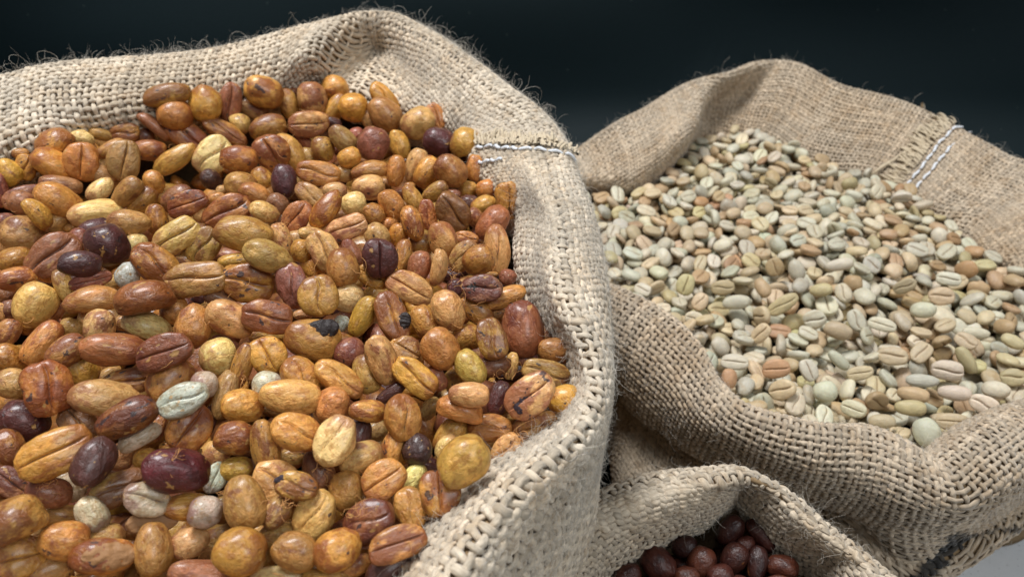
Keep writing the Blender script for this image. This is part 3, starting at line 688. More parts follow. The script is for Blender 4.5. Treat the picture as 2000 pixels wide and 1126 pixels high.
# hand-read layout of the honey beans: tile origin, then centre, length, width (all in fifths of a photo pixel), angle, view+colours, level
TILES = [((0, 140), """1630 235 430 210 12 bad 2;1705 420 320 280 0 bo 2;1500 530 340 120 -58 er 1;1820 620 400 270 -38 sor 1;530 700 350 220 40 ead 1;
795 650 210 130 -20 ec 1;990 610 230 110 -15 bt 0;1220 600 260 180 10 sod 1;1410 630 180 180 0 br 0;970 680 220 130 -35 by 0;1090 750 280 140 25 ba 1;
1450 770 310 190 0 bor 1;250 930 250 200 70 sa 1;200 800 150 100 0 bo 0;610 790 240 170 60 br 0;530 930 420 270 -30 ea 1;800 880 360 290 85 so 2;
1210 870 390 270 75 st 2;920 780 200 130 -60 ba 0;1040 900 140 120 0 by 0;1710 860 420 190 38 ba 2;1570 860 140 110 30 bo 0;80 980 260 230 -50 ba 1;
980 1010 340 200 -40 bt 1"""),
((400, 140), """10 320 330 300 80 ba 2;240 290 350 200 80 sr 1;575 200 350 280 -25 bar 2;820 320 300 180 -75 bt 1;870 210 180 100 0 br 0;1045 265 310 270 90 by 2;
1270 160 260 200 10 ea 1;1270 370 330 170 55 ba 0;1450 350 280 260 -10 pa 2;1770 290 400 200 -55 sa 1;1760 410 350 270 -45 bo 2;470 360 300 180 -30 bt 0;
190 580 430 180 -32 sor 1;340 510 200 170 -60 ey 1;620 550 350 240 15 bor 1;1010 510 370 250 8 syd 2;1260 500 150 100 -20 bp 0;80 820 400 300 50 sc 1;
330 850 350 260 -10 bor 3;650 790 340 310 -60 sod 3;850 790 400 180 -75 ea 1;970 670 250 110 -50 br 0;1350 660 310 200 -45 bt 2;1150 760 240 220 90 bad 1;
1410 840 220 190 20 ba 3;1650 710 320 290 80 br 2;1640 500 280 170 -50 bt 0;1480 620 150 140 0 br 0;1900 710 280 180 -70 ba 1;1620 960 370 150 10 eo 1;
1865 970 300 170 80 bo 1;1110 990 410 220 -10 so 3;1010 830 200 150 -30 bt 0;1370 1000 200 150 0 bt 0;555 1040 220 190 -60 ba 1;775 1070 320 230 90 bp 2;
350 1110 280 230 0 bt 1;60 1060 210 170 -50 bp 1"""),
((700, 140), """580 500 320 280 30 by 2;760 440 260 170 -70 so 1;790 690 300 260 -20 bp 2;1045 700 300 260 15 ea 3;560 920 340 190 70 by 1;670 980 320 220 60 ba 1;
900 970 320 270 -40 bo 2;1140 945 260 160 90 bo 2;700 840 200 100 0 br 0;980 860 150 120 0 bp 0;500 1110 100 60 0 bo 0"""),
((0, 340), """10 160 330 130 -85 br 1;220 230 340 220 20 sr 1;240 290 280 230 -30 br 2;370 390 330 170 -50 ea 3;590 110 370 180 -10 bt 1;580 270 440 280 -35 bo 2;
980 160 270 170 40 bc 2;930 380 460 230 10 bc 2;1240 180 350 200 50 bo 2;1390 270 330 190 50 bo 1;1500 80 220 180 -70 ba 0;1740 250 320 250 30 br 1;
1830 290 380 220 25 sor 2;1260 480 360 230 -5 bt 1;1530 440 290 200 -80 bo 1;1720 610 470 300 40 sy 2;1995 700 370 270 60 st 1;1970 400 150 150 0 by 0;
1320 690 230 220 0 bc 0;540 480 240 180 50 bt 1;700 520 150 120 0 bo 0;230 600 400 350 -20 bt 1;60 460 170 160 0 br 1;30 660 250 120 -80 by 0;
150 830 310 200 10 eo 1;160 1020 340 210 10 bor 2;520 780 500 340 45 sr 2;940 560 320 230 20 bp 2;1045 690 390 370 -70 pp 4;780 880 370 240 0 bp 4;
780 640 220 190 80 br 2;880 1040 360 160 15 sr 2;400 960 250 130 -40 by 0;1260 1000 270 210 80 eg 1;1100 1060 180 140 0 by 0;1530 880 490 330 -45 sor 2;
1915 1025 560 345 5 st 3"""),
((400, 340), """100 240 200 110 10 bo 0;225 360 450 290 30 sor 2;500 200 330 170 -20 eo 1;710 290 200 180 -40 br 1;580 370 270 180 -20 by 2;170 160 110 90 0 by 0;
375 590 530 330 -10 bt 2;1030 200 320 190 -40 st 1;1190 350 400 210 52 bod 3;1270 170 230 170 0 by 1;1455 290 240 220 10 bc 2;1600 130 310 230 0 by 2;
1820 300 300 220 -60 bo 1;1650 390 220 190 -40 bo 1;890 420 350 230 55 so 1;1040 350 150 130 0 bo 0;750 650 350 200 -75 byr 1;1380 530 420 240 25 sy 2;
1580 470 130 120 0 bt 0;1050 580 250 120 -5 by 1;890 640 200 180 0 bt 0;950 750 220 200 90 bo 1;610 810 440 280 -22 bt 3;1170 750 400 290 -60 sy 2;
1330 610 200 150 -20 bo 1;1440 770 290 160 -60 br 1;1345 910 370 290 -80 bo 3;1530 740 140 130 0 by 0;1680 600 250 220 -60 by 1;1800 500 180 160 0 bo 0;
1895 590 220 180 80 ba 1;1930 810 350 160 80 bo 1;1705 820 370 310 -85 sp 3;1650 1000 330 210 -20 so 2;300 840 320 130 5 ba 1;1050 910 230 180 -40 ba 0;
860 1080 430 300 -75 sr 2;430 1050 470 350 -8 sor 2"""),
((750, 340), """280 230 270 160 -60 ba 1;500 170 270 150 30 bo 1;430 400 300 160 -80 so 1;270 480 330 190 -70 bor 2;680 370 390 280 -50 sn 2;650 210 200 120 0 br 0;
820 150 180 150 0 ba 0;1000 150 200 190 0 bo 1;1225 260 360 270 -80 sa 2;830 290 200 160 0 bp 0;970 300 250 150 15 ea 1;900 430 220 160 -60 bo 1;
1060 480 360 260 55 br 2;1110 730 460 240 -85 sy 2;570 640 350 260 -75 by 2;800 620 230 130 -10 so 1;770 800 330 230 50 st 2;920 840 310 270 25 bo 3;
360 680 220 200 0 bo 0;340 910 320 210 70 br 2;530 910 360 150 -85 ey 2;1210 1010 160 150 0 br 1;1040 980 150 60 0 bo 0"""),
((0, 540), """340 270 420 350 60 by 2;100 310 180 170 0 br 1;10 340 160 90 90 by 1;560 290 250 150 80 bn 0;640 120 370 170 -60 bt 1;910 230 500 230 5 eo 2;
1410 215 530 290 5 en 3;1440 490 460 230 -8 ec 2;970 480 300 270 80 by 2;830 420 200 120 90 by 0;1700 330 260 260 0 bo 1;1200 450 150 150 0 bt 0;
410 650 470 260 55 ba 2;700 500 220 180 -20 bt 0;650 730 390 270 40 bod 2;70 550 280 200 60 bod 1;90 810 320 250 -40 bo 1;1110 710 560 300 -3 br 3;
1600 740 520 310 22 sn 3;1900 485 400 320 80 bo 2;475 1090 520 450 -75 sod 3;800 920 310 280 -50 bo 1;1070 950 220 120 30 bt 0;1260 1020 500 260 12 sor 1;
1670 1010 470 370 50 bo 2;1990 1050 250 240 0 pw 2;110 1040 300 280 0 bt 1"""),
((400, 540), """250 410 450 310 -25 by 2;615 390 470 330 -12 std 3;150 220 300 150 -20 br 1;1110 190 390 360 -75 sa 3;1390 210 290 270 0 bc 1;1540 390 420 200 62 ba 2;
1830 390 490 290 -70 sod 3;960 370 180 100 0 by 0;1340 460 150 150 0 bg 0;1060 610 530 380 -8 ba 2;630 590 350 150 0 ba 0;610 770 370 320 -60 sa 2;
130 780 340 330 0 bc 2;360 870 440 190 75 bo 2;200 640 250 100 -20 br 1;1730 810 480 270 -68 by 2;1410 740 300 280 0 br 1;1930 720 280 200 -40 sa 1;
940 970 410 330 -60 sa 2;1310 990 500 270 -38 sa 2;1580 950 380 250 -70 bt 1;200 1150 450 210 80 bt 1;610 1060 270 240 0 bg 2"""),
((750, 540), """250 110 460 260 -28 sy 2;620 330 390 290 -62 by 3;400 440 340 240 -65 ba 2;960 110 380 250 0 srd 3;1180 200 400 180 20 ba 2;690 110 180 150 90 bp 1;
900 330 360 210 -38 bor 2;1110 370 150 150 0 bt 1;1360 510 510 370 -85 br 3;1050 610 410 270 -70 sor 3;820 590 280 240 0 bo 2;550 700 390 350 -50 bo 3;
220 720 280 240 -30 st 2;650 530 180 100 0 by 0;1660 720 310 240 -10 bo 2;840 880 370 260 -58 bt 3;1060 880 340 200 10 bn 2;1240 870 250 130 80 by 1;
1360 810 200 130 -10 br 0;1600 560 200 130 80 bt 0;1580 940 450 250 -12 st 2;310 980 480 290 -40 sa 3;510 990 260 180 -60 br 1;680 1010 200 180 -70 bt 0;
1200 700 140 90 90 by 0"""),
((0, 740), """230 410 450 370 -35 bp 2;770 430 390 300 -50 sn 1;1020 190 580 340 -8 by 2;1235 380 570 320 28 bnd 3;1775 200 460 300 22 sg 4;1365 570 400 200 30 ew 2;
1850 480 450 390 60 sor 2;1540 480 250 150 75 bo 1;80 680 370 270 -60 bo 2;530 720 640 430 32 sa 3;920 810 490 340 65 bp 3;1180 760 250 220 90 bt 0;
1420 780 220 200 0 ba 1;1670 660 200 100 0 ba 0;1720 890 590 400 -3 bp 3;1170 1065 500 330 25 std 2;120 1010 380 260 -35 srd 1"""),
((400, 740), """370 260 400 310 0 ba 2;840 170 570 320 -5 by 3;1250 260 340 310 80 bo 2;1590 310 350 210 0 ba 2;1820 130 330 130 38 bp 1;900 510 480 350 -20 sa 3;
1260 600 480 370 60 sc 4;290 580 370 310 0 bor 2;590 650 500 260 -80 bo 2;50 400 300 120 80 bp 0;110 720 260 250 0 by 1;1500 540 330 230 80 bp 1;
1670 500 220 200 0 bt 0;1520 760 430 290 18 by 3;1840 670 360 190 80 ea 2;860 750 240 160 0 bt 1;1110 900 430 280 -70 br 1;310 880 310 230 0 ba 1"""),
((750, 740), """190 370 430 340 -80 so 3;440 290 250 150 50 by 0;830 150 390 230 -3 by 3;740 300 450 220 -20 eo 2;1120 190 330 200 75 bp 2;1420 160 500 370 35 syd 4;
1760 210 310 300 0 ba 3;1210 360 200 160 0 bt 1;1030 470 410 260 0 so 2;640 540 400 230 50 ba 1;330 690 290 270 80 bd 2;390 850 300 180 0 bp 0;
630 680 280 230 60 bc 1;780 810 520 430 45 ba 4;1180 690 330 240 50 sy 2;1470 470 430 290 20 str 2;1290 440 180 100 90 bt 0;260 1010 400 220 55 bc 1;
540 1110 430 360 -80 sad 3"""),
((0, 901), """480 300 400 270 -5 br 2;680 230 330 240 -50 bw 0;1440 360 410 310 -12 sw 3;150 570 520 380 30 eor 3;900 510 340 250 -50 bw 2;570 520 380 200 0 bt 0;
630 770 440 350 0 bo 2;1850 440 480 250 5 ba 2;1500 850 500 330 -85 bo 2;1850 800 350 270 20 by 1;1010 930 560 330 5 bor 2;200 940 420 370 20 sa 2;
480 1060 430 300 20 bt 1;1050 740 300 250 0 bt 1;350 650 250 200 90 bt 0;1350 640 340 220 10 bn 0"""),
((400, 901), """700 190 440 380 -30 sy 2;890 230 400 270 -15 sad 3;100 150 290 190 80 sg 1;390 400 520 370 -70 bo 3;1385 280 360 310 -80 bo 2;1745 180 440 330 38 sa 3;
0 490 300 290 0 pw 3;170 470 260 200 90 bt 0;340 880 480 440 0 bo 3;590 880 300 260 90 bt 0;520 680 130 120 0 by 0;700 500 300 250 60 btr 2;870 480 250 180 90 ba 0;
1060 530 470 370 60 sy 2;740 720 400 260 10 bt 1;880 880 430 350 -15 bo 3;1590 580 480 400 20 srd 3;1300 870 440 370 30 ba 3;1470 1000 340 220 30 bo 1;
1880 805 560 300 18 sor 3;1800 1040 450 260 35 bp 2;1870 600 130 100 0 br 0;1200 1150 480 220 0 ba 1;700 1150 480 250 0 sc 1;0 1110 650 280 -5 br 2;2010 445 400 300 -75 sa 2""")]

def sack_depth(s, px, py):
    m = (np.abs(s.px-px) < 5) & (np.abs(s.py-py) < 5)
    return float(s.d[m].min()) if m.any() else None
def parse_left():
    out = []; r = np.random.default_rng(21)
    for (x0, y0), txt in TILES:
        for row in txt.replace('\n', '').split(';'):
            q = row.split()
            X, Y, L, W, A = map(float, q[:5]); code = q[5]; lev = int(q[6])
            b = Bean(); b.px = x0+X/5; b.py = y0+Y/5; b.view = code[0]; b.cname = code[1]; b.lev = lev; b.hand = True
            b.dim = (L/5*1.03, W/5*1.08); b.var = (A, code[2:]); out.append(b)
    out.sort(key=lambda b: (b.lev, b.py))
    placed = []
    for b in out:
        s = heap_hit(b.px, b.py, heap_l); d = proj(s)[2]
        L, W = b.dim; big = max(L, W)
        T = (.66 if b.view in 'sb' else .9)*min(L, W)
        d0 = d + (1-b.lev)*.0024 - .001 + (.002 if b.lev == 0 else 0); need = d0
        for c, Lc, Wc, Tc, dc in placed:
            rr = math.hypot(b.px-c.px, b.py-c.py); sm = .5*(.5*(L+W)+.5*(Lc+Wc))
            if rr < sm*.95:
                sep = .5*(T+Tc)*math.sqrt(max(0, 1-(rr/(sm*.95))**2))*dc/FPX*.85
                need = min(need, dc-sep)
        d = max(need, d0-.0085)
        ds = sack_depth(left, b.px, b.py)
        if ds is not None: d = min(d, ds-.0016-T*ds/FPX*.42)
        k = d/FPX; r2 = r
        b.d = d; b.pos = PD(b.px, b.py, d)
        b.R = frame_for(b.px, b.py, b.var[0], b.view, r2, 6)
        if b.view == 'e': b.dim = (L*k, W*k*1.15, W*k*.95)
        elif b.view == 'p': b.dim = (L*k, W*k, W*k*.9)
        else: b.dim = (L*k, W*k, min(W, L)*k*.70)
        base = np.array(HC[b.cname], float)*r.uniform(.93, 1.07)+r.normal(0, 4, 3)
        amt = {'': r.uniform(.15, .75), 'd': .95, 'r': .85}[b.var[1]]
        if b.cname in 'gcw': amt = .12
        b.col = tuple(lin(np.clip(base, 5, 250)))+(amt,)
        placed.append((b, L, W, T, d))
    return out
left_beans = parse_left()

# heap filling: drop ellipsoids on a height map
def inside(poly, x, y):
    c = np.zeros(np.shape(x), bool); n = len(poly)
    for i in range(n):
        x0, y0 = poly[i]; x1, y1 = poly[(i+1) % n]
        cond = ((y0 > y) != (y1 > y)) & (x < (x1-x0)*(y-y0)/((y1-y0) if y1 != y0 else 1e-9)+x0); c ^= cond
    return c
def deposit(poly, fn, thick, n_max, dims, r, over=.0, cand=14, h=.0006, hand=(), margin=.003, tilt=22, pflat=.5):
    P = np.array(poly); x0, y0 = P.min(0)-.01; x1, y1 = P.max(0)+.01
    xs = np.arange(x0, x1, h); ys = np.arange(y0, y1, h); GX, GY = np.meshgrid(xs, ys)
    tgt = fn(GX, GY); Hm = tgt-thick; out = []
    def ell(R, a):
        A = R@np.diag(1/np.array(a)**2)@R.T
        ex = math.sqrt(np.linalg.inv(A)[0, 0]); ey = math.sqrt(np.linalg.inv(A)[1, 1])
        nx = int(ex/h)+1; ny = int(ey/h)+1
        X, Y = np.meshgrid(np.arange(-nx, nx+1)*h, np.arange(-ny, ny+1)*h)
        aa = A[2, 2]; bb = 2*(A[0, 2]*X+A[1, 2]*Y); cc = A[0, 0]*X*X+2*A[0, 1]*X*Y+A[1, 1]*Y*Y-1
        D = bb*bb-4*aa*cc; m = D > 0; sq = np.sqrt(np.maximum(D, 0))
        return nx, ny, m, (-bb-sq)/(2*aa), (-bb+sq)/(2*aa)
    fails = 0
    cen = P.mean(0); Q = cen+(P-cen)*(1-margin/np.linalg.norm(P-cen, axis=1, keepdims=True))
    while len(out) < n_max and fails < 60:
        L = r.normal(dims[0], dims[0]*.09); W = L*r.normal(dims[1], .05); T = W*r.normal(dims[2], .05)
        yaw = r.uniform(0, 2*np.pi); flip = r.random(); view = 's' if flip < pflat else 'b'
        if r.random() < .16: view = 'e'
        M = Matrix.Rotation(yaw, 3, 'Z')@Matrix.Rotation(math.radians(r.normal(0, tilt)), 3, 'Y')@Matrix.Rotation(math.radians(r.normal(0, tilt)+(180 if view == 's' else 75 if view == 'e' else 0)), 3, 'X')
        R = np.array(M); nx, ny, m, lo, hi = ell(R, (L/2, W/2, T/2))
        best = None; px = r.uniform(P[:, 0].min(), P[:, 0].max(), cand*3); py = r.uniform(P[:, 1].min(), P[:, 1].max(), cand*3)
        ok = np.nonzero(inside(Q, px, py))[0][:cand]
        for k in ok:
            i = int((px[k]-x0)/h); j = int((py[k]-y0)/h)
            if i-nx < 0 or j-ny < 0 or i+nx+1 > len(xs) or j+ny+1 > len(ys): continue
            sub = Hm[j-ny:j+ny+1, i-nx:i+nx+1]; z = np.max(np.where(m, sub-lo, -9))
            sc = z-tgt[j, i]
            if best is None or sc < best[0]: best = (sc, z, i, j)
        if best is None or best[0] > over: fails += 1; continue
        sc, z, i, j = best; z -= T*.10
        sub = Hm[j-ny:j+ny+1, i-nx:i+nx+1]; np.copyto(sub, np.maximum(sub, np.where(m, z+hi, -9)))
        b = Bean(); b.pos = np.array([xs[i], ys[j], z]); b.R = R; b.dim = (L, W, T); b.view = view; b.hand = False
        b.px, b.py, b.d = [float(q) for q in proj(b.pos)]; out.append(b)
    return out
def vis_area(beans, mask_poly=None, step=4):
    """coarse id buffer of bean ellipsoids, 1 cell = step photo pixels"""
    Wd, Hd = 2000//step, 1126//step; buf = np.full((Hd, Wd), -1, int); zb = np.full((Hd, Wd), 9.)
    for k, b in enumerate(beans):
        b.area = 0
        rr = ray(b.px, b.py); f = rr/np.linalg.norm(rr); a = np.array(b.dim)/2*FPX/b.d
        Rl = np.array([1., 0, 0]); Ul = np.array([0, ST, CT])
        J = np.stack([Rl@b.R, -(Ul@b.R)])*a                # 2x3 projection of the axes
        S = J@J.T; Si = np.linalg.inv(S+np.eye(2)*1e-6); ex, ey = math.sqrt(S[0, 0]), math.sqrt(S[1, 1])
        xa, xb = int((b.px-ex)//step), int((b.px+ex)//step)+1; ya, yb = int((b.py-ey)//step), int((b.py+ey)//step)+1
        xa, ya, xb, yb = max(xa, 0), max(ya, 0), min(xb, Wd), min(yb, Hd)
        if xa >= xb or ya >= yb: continue
        X, Y = np.meshgrid((np.arange(xa, xb)+.5)*step-b.px, (np.arange(ya, yb)+.5)*step-b.py)
        q = Si[0, 0]*X*X+2*Si[0, 1]*X*Y+Si[1, 1]*Y*Y; dz = b.d-np.sqrt(np.maximum(0, 1-q))*b.dim[2]*.45
        m = (q < 1) & (dz < zb[ya:yb, xa:xb]); zb[ya:yb, xa:xb][m] = dz[m]; buf[ya:yb, xa:xb][m] = k
    if mask_poly is not None:
        X, Y = np.meshgrid((np.arange(Wd)+.5)*step, (np.arange(Hd)+.5)*step); buf[~inside(mask_poly, X, Y)] = -1
    ids, cn = np.unique(buf[buf >= 0], return_counts=True)
    for i, c in zip(ids, cn): beans[i].area = int(c)
def edge_poly(s, row=1):
    j = int(round(row/8*(s.NV-1))); return [tuple(p[:2]) for p in s.S[:-1:12, j]]

# --- fill under the honey beans
rf = np.random.default_rng(33)
pl_l = edge_poly(left)
fill_l = deposit(pl_l, lambda x, y: heap_l(x, y)-.0135, .018, 1500, (.0118, .74, .66), rf, over=.0, margin=.004, h=.0008, cand=10)
# --- outside the frame the top layer is random too
def ext_fn(x, y): return heap_l(x, y)
top_off = deposit(pl_l, lambda x, y: heap_l(x, y), .0085, 900, (.0118, .74, .66), rf, over=-.0005, margin=.005, h=.0008, cand=10)
hx = np.array([b.px for b in left_beans]); hy = np.array([b.py for b in left_beans])
hl = np.array([b.dim[0]/b.d*FPX for b in left_beans])
def covered(b):
    return np.any(np.hypot(hx-b.px, hy-b.py) < hl*.40+12)
keep_off = [b for b in top_off if not (-5 < b.px < 1140 and 150 < b.py < 1126) or not covered(b)]
for b in keep_off:
    if -40 < b.px < 1200 and 100 < b.py < 1180: b.pos = b.pos-np.array([0, 0, .005]); b.px, b.py, b.d = [float(q) for q in proj(b.pos)]
def tint_honey(b, r):
    k = r.choice(list('aaaaooottttrrrpnn')); b.cname = k
    b.col = tuple(lin(np.clip(np.array(HC[k], float)*r.uniform(.9, 1.06)*(1+r.normal(0, .012, 3)), 5, 250)))+(r.uniform(.1, .8),)
for b in fill_l+keep_off: tint_honey(b, rf)

def bean_objects(beans, kind, lib, group, r):
    nm = {'honey': 'brown_coffee_bean', 'green': 'green_coffee_bean', 'dark': 'red_coffee_bean'}[kind]
    for n, b in enumerate(beans):
        me = lib[b.view][int(r.integers(len(lib[b.view])))]
        o = link(nm, me, None, label=b.label, category='coffee bean', group=group)
        M = Matrix.Identity(4)
        for i in range(3):
            for j in range(3): M[i][j] = b.R[i, j]*b.dim[j]
        M.translation = Vector(b.pos)
        loc, rot, sca = Matrix.Translation(Vector(b.pos)), Matrix([list(q) for q in b.R]).to_4x4(), b.dim
        o.location = b.pos; o.rotation_euler = rot.to_euler(); o.scale = sca; o.color = b.col
def pile(beans, lib, mat, name, label, cat, r):
    V, F4, F3, C, Rn, Bc, G = [], [], [], [], [], [], []; base = 0; cache = {}
    for b in beans:
        me = lib[b.view][int(r.integers(len(lib[b.view])))]
        if me.name not in cache:
            n = len(me.vertices); co = np.empty(n*3); me.vertices.foreach_get('co', co); bc = np.empty(n*3); me.attributes['bco'].data.foreach_get('vector', bc)
            g = np.empty(n); me.attributes['groove'].data.foreach_get('value', g)
            cache[me.name] = (co.reshape(-1, 3), bc.reshape(-1, 3), g, np.array([tuple(p.vertices) for p in me.polygons if len(p.vertices) == 4]), np.array([tuple(p.vertices) for p in me.polygons if len(p.vertices) == 3]))
        co, bc, g, f4, f3 = cache[me.name]
        V.append((co*np.array(b.dim))@b.R.T+b.pos); Bc.append(bc); G.append(g); F4.append(f4+base); F3.append(f3+base)
        C.append(np.tile(np.array(b.col), (len(co), 1))); Rn.append(np.full(len(co), r.random())); base += len(co)
    me = mesh_np(name, np.concatenate(V), [np.concatenate(F4), np.concatenate(F3)], mat, True,
                 {'bco': ('FLOAT_VECTOR', np.concatenate(Bc)), 'groove': ('FLOAT', np.concatenate(G)), 'tint': ('FLOAT_COLOR', np.concatenate(C)), 'rnd': ('FLOAT', np.concatenate(Rn))})
    link(name, me, None, kind='stuff', label=label, category=cat)

# labels ------------------------------------------------------------
def side_of(dx, dy):
    a = math.degrees(math.atan2(-dy, dx)) % 360
    return ['right of', 'above right of', 'above', 'above left of', 'left of', 'below left of', 'below', 'below right of'][int((a+22.5)//45) % 8]
NUMW = ['touching', 'one bean', 'two beans', 'three beans', 'four beans', 'five beans', 'six beans']
def label_all(beans, marks, unit, where, special=None):
    seen = {}
    for b in beans:
        b.label = None
    for (mx, my, text) in (special or []):
        k = min(beans, key=lambda b: math.hypot(b.px-mx, b.py-my)); k.label = text
    for b in beans:
        if b.label: seen.setdefault(b.label, []).append(b); continue
        size = ''
        for tries in range(4):
            ms = sorted(marks, key=lambda m: math.hypot(b.px-m[0], b.py-m[1])); m = ms[min(tries, len(ms)-1)]
            dx, dy = b.px-m[0], b.py-m[1]; u = unit(b.py); n = int(round(math.hypot(dx, dy)/u))
            pre = 'just' if n <= 1 else NUMW[min(n-1, 6)]
            lab = '%s bean, %s, %s %s the %s' % (HNAME(b), VN[b.view], pre, side_of(dx, dy), m[2])
            if len(lab.split()) <= 16 and lab not in seen: break
        b.label = lab; seen.setdefault(lab, []).append(b)
def HNAME(b): return (HN if b.cname in HN else GN)[b.cname]
GC = {'P': (210, 201, 178), 'G': (194, 188, 168), 'T': (206, 184, 150), 'B': (190, 161, 124), 'Y': (198, 182, 138), 'O': (186, 148, 112), 'L': (216, 202, 174)}
GN = {'P': 'pale greenish', 'G': 'grey green', 'T': 'sandy tan', 'B': 'light brown', 'Y': 'olive yellow', 'O': 'orange brown', 'L': 'creamy'}

special_l = [(355, 779, 'pale blue green bean with open seam lying on the brown beans'), (105, 884, 'largest olive amber bean, seam up with pale thread, lower left'),
 (344, 918, 'big dark purple bean with yellow spots beside the spotted purple pair'), (184, 902, 'upright dark purple bean between the olive seam bean and yellow-spotted one'),
 (209, 478, 'round dark purple bean topping the purple cluster'), (156, 516, 'glossy dark bean under the round purple one'), (46, 822, 'purple bean with torn slit near left edge of photo'),
 (741, 504, 'dark red purple bean with pale threaded seam up, centre of heap'), (555, 359, 'dark purple egg-shaped bean in the upper rows of the heap'),
 (1022, 642, 'large smooth reddish bean near the right rim'), (906, 902, 'very large smooth amber bean leaning on the front rim'),
 (652, 860, 'cream tan bean with deep seam lying on top, lower middle'), (1034, 772, 'pale bean with black triangular patch near right rim'),
 (522, 752, 'smooth pale green bean half hidden under a yellow one'), (858, 278, 'dark purple bean by the white stitched seam'), (909, 280, 'amber bean with cut seam touching the stitched hem'),
 (326, 187, 'amber bean with black blotch, highest at the back left'), (288, 973, 'greyish tan bean with cracked seam, lower left'), (612, 662, 'big amber bean under the charred husk'),
 (718, 1017, 'wrinkled reddish seam bean near the front rim'), (282, 583, 'glossy deep brown bean on edge, long dark seam'), (383, 545, 'flat olive tan oval bean with long straight seam, left of middle'),
 (252, 540, 'small pale green bean standing on edge in a dark gap')]
marks_l = [(355, 779, 'blue green bean'), (105, 884, 'largest olive seam bean'), (344, 918, 'yellow-spotted purple bean'), (209, 478, 'round purple bean'), (741, 504, 'dark red threaded bean'),
 (555, 359, 'purple egg-shaped bean'), (1022, 642, 'large reddish bean'), (906, 902, 'very large amber bean'), (652, 860, 'cream tan seam bean'), (1034, 772, 'black-patched bean'),
 (858, 278, 'purple bean by the stitches'), (326, 187, 'black-blotched back bean'), (612, 662, 'charred husk'), (718, 1017, 'wrinkled reddish bean'), (383, 545, 'flat olive oval bean'), (95, 758, 'speckled brown seam bean'),
 (515, 180, 'purple-rimmed back bean'), (100, 330, 'left back corner'), (525, 775, 'plump yellow bean'), (288, 973, 'greyish cracked bean')]
vis_area(left_beans+keep_off)
srt = sorted(left_beans, key=lambda b: (-b.area))
top300 = [b for b in srt[:300] if b.area > 3]; rest_l = srt[len(top300):]
label_all(top300, marks_l, lambda y: 55+50*min(1, max(0, (y-150)/900)), '', special_l)
rb = np.random.default_rng(8)
lib_h = make_lib('honey', BM['honey', True]); lib_hl = make_lib('honey', BM['honey', False], False); lib_hm = make_lib('honey', BM['honey', False], True)
bean_objects(top300, 'honey', lib_h, 'honey brown coffee beans heaped in the left sack', rb)
pile([b for b in fill_l if b.px > -700]+keep_off, lib_hl, BM['honey', False], 'coffee_bean_pile', 'deeper golden brown coffee beans filling the left sack', 'coffee beans', rb)
pile(rest_l, lib_hm, BM['honey', False], 'coffee_beans_between', 'small half hidden brown beans between the top ones in the left sack', 'coffee beans', rb)

# --- dark husk on the bean in the middle, and fine silverskin threads
def husk(px, py, L, W, ang, d, mat, label, seed):
    rr = np.random.default_rng(seed); n, m = 22, 10; P0 = PD(px, py, d); F_ = frame_for(px, py, ang, 'b', rr, 0)
    u = np.linspace(-1, 1, n); v = np.linspace(-1, 1, m); U, Vv = np.meshgrid(u, v, indexing='ij')
    k = d/FPX; wd = W/2*k*(np.sqrt(np.clip(1-np.abs(u)**2.2, .03, 1)))[:, None]
    edge = 1+.22*np.array([mnoise.noise((x*3.1, seed, 1)) for x in u])[:, None]
    X = U*L/2*k; Y = Vv*wd*edge; Z = -.9*(Vv**2)*W*k*.16-.5*U**2*W*k*.2
    Z = Z+np.array([[mnoise.noise((a*4, b*3, seed)) for b in v] for a in u])*W*k*.13
    V = np.stack([X, Y, Z], -1).reshape(-1, 3)@F_.T+P0; V2 = V-F_[:, 2]*.00035
    i = np.arange(n*m).reshape(n, m); q = np.stack([i[:-1, :-1], i[1:, :-1], i[1:, 1:], i[:-1, 1:]], -1).reshape(-1, 4); N0 = n*m
    ed = np.concatenate([i[:, 0], i[-1, 1:], i[::-1, -1][1:], i[0, ::-1][1:]]); side = np.stack([ed[1:], ed[:-1], ed[:-1]+N0, ed[1:]+N0], -1)
    link('bean_husk', mesh_np('bean_husk', np.concatenate([V, V2]), [q, q[:, ::-1]+N0, side], mat), None, label=label, category='husk')
M_husk = plain('charred_husk', (.030, .020, .018), .5, .4, 0, 1.0, 900); M_husk2 = plain('brown_husk', (.34, .17, .07), .55, .3, 0, .8, 700)
M_husk3 = plain('purple_flake', (.045, .028, .035), .6, .3, 0, .5, 700)
def depth_near(px, py):
    c = [b.d-b.dim[2]*.5 for b in left_beans if math.hypot(b.px-px, b.py-py) < 40]; return min(c) if c else proj(heap_hit(px, py, heap_l))[2]-.004
husk(622, 647, 82, 44, 18, depth_near(622, 655)+.0005, M_husk, 'charred black husk shred lying across an amber bean in the middle', 3)
husk(1020, 783, 52, 34, 75, depth_near(1030, 775)+.0008, M_husk3, 'dark purple flake stuck on the pale bean near right rim', 4)
husk(924, 563, 34, 24, 60, depth_near(940, 560)+.0006, M_husk, 'brown-black scrap on the red bean by the rim', 6)
husk(790, 626, 34, 26, 80, depth_near(780, 620)+.0006, M_husk, 'sooty black scale at the end of an orange seam bean', 8)
husk(553, 934, 36, 16, 15, depth_near(575, 945)+.0008, M_husk3, 'thin dark sliver on an amber seam bean, lower middle', 9)
husk(298, 1018, 96, 46, 8, depth_near(300, 1010)+.002, M_husk2, 'open curled brown husk between beans at the lower left', 12)
husk(215, 1085, 100, 50, 4, depth_near(200, 1090)+.0005, M_husk2, 'torn orange brown husk at the bottom left edge', 14)
M_sk = plain('silverskin', lin((222, 160, 96)), .5, .4)
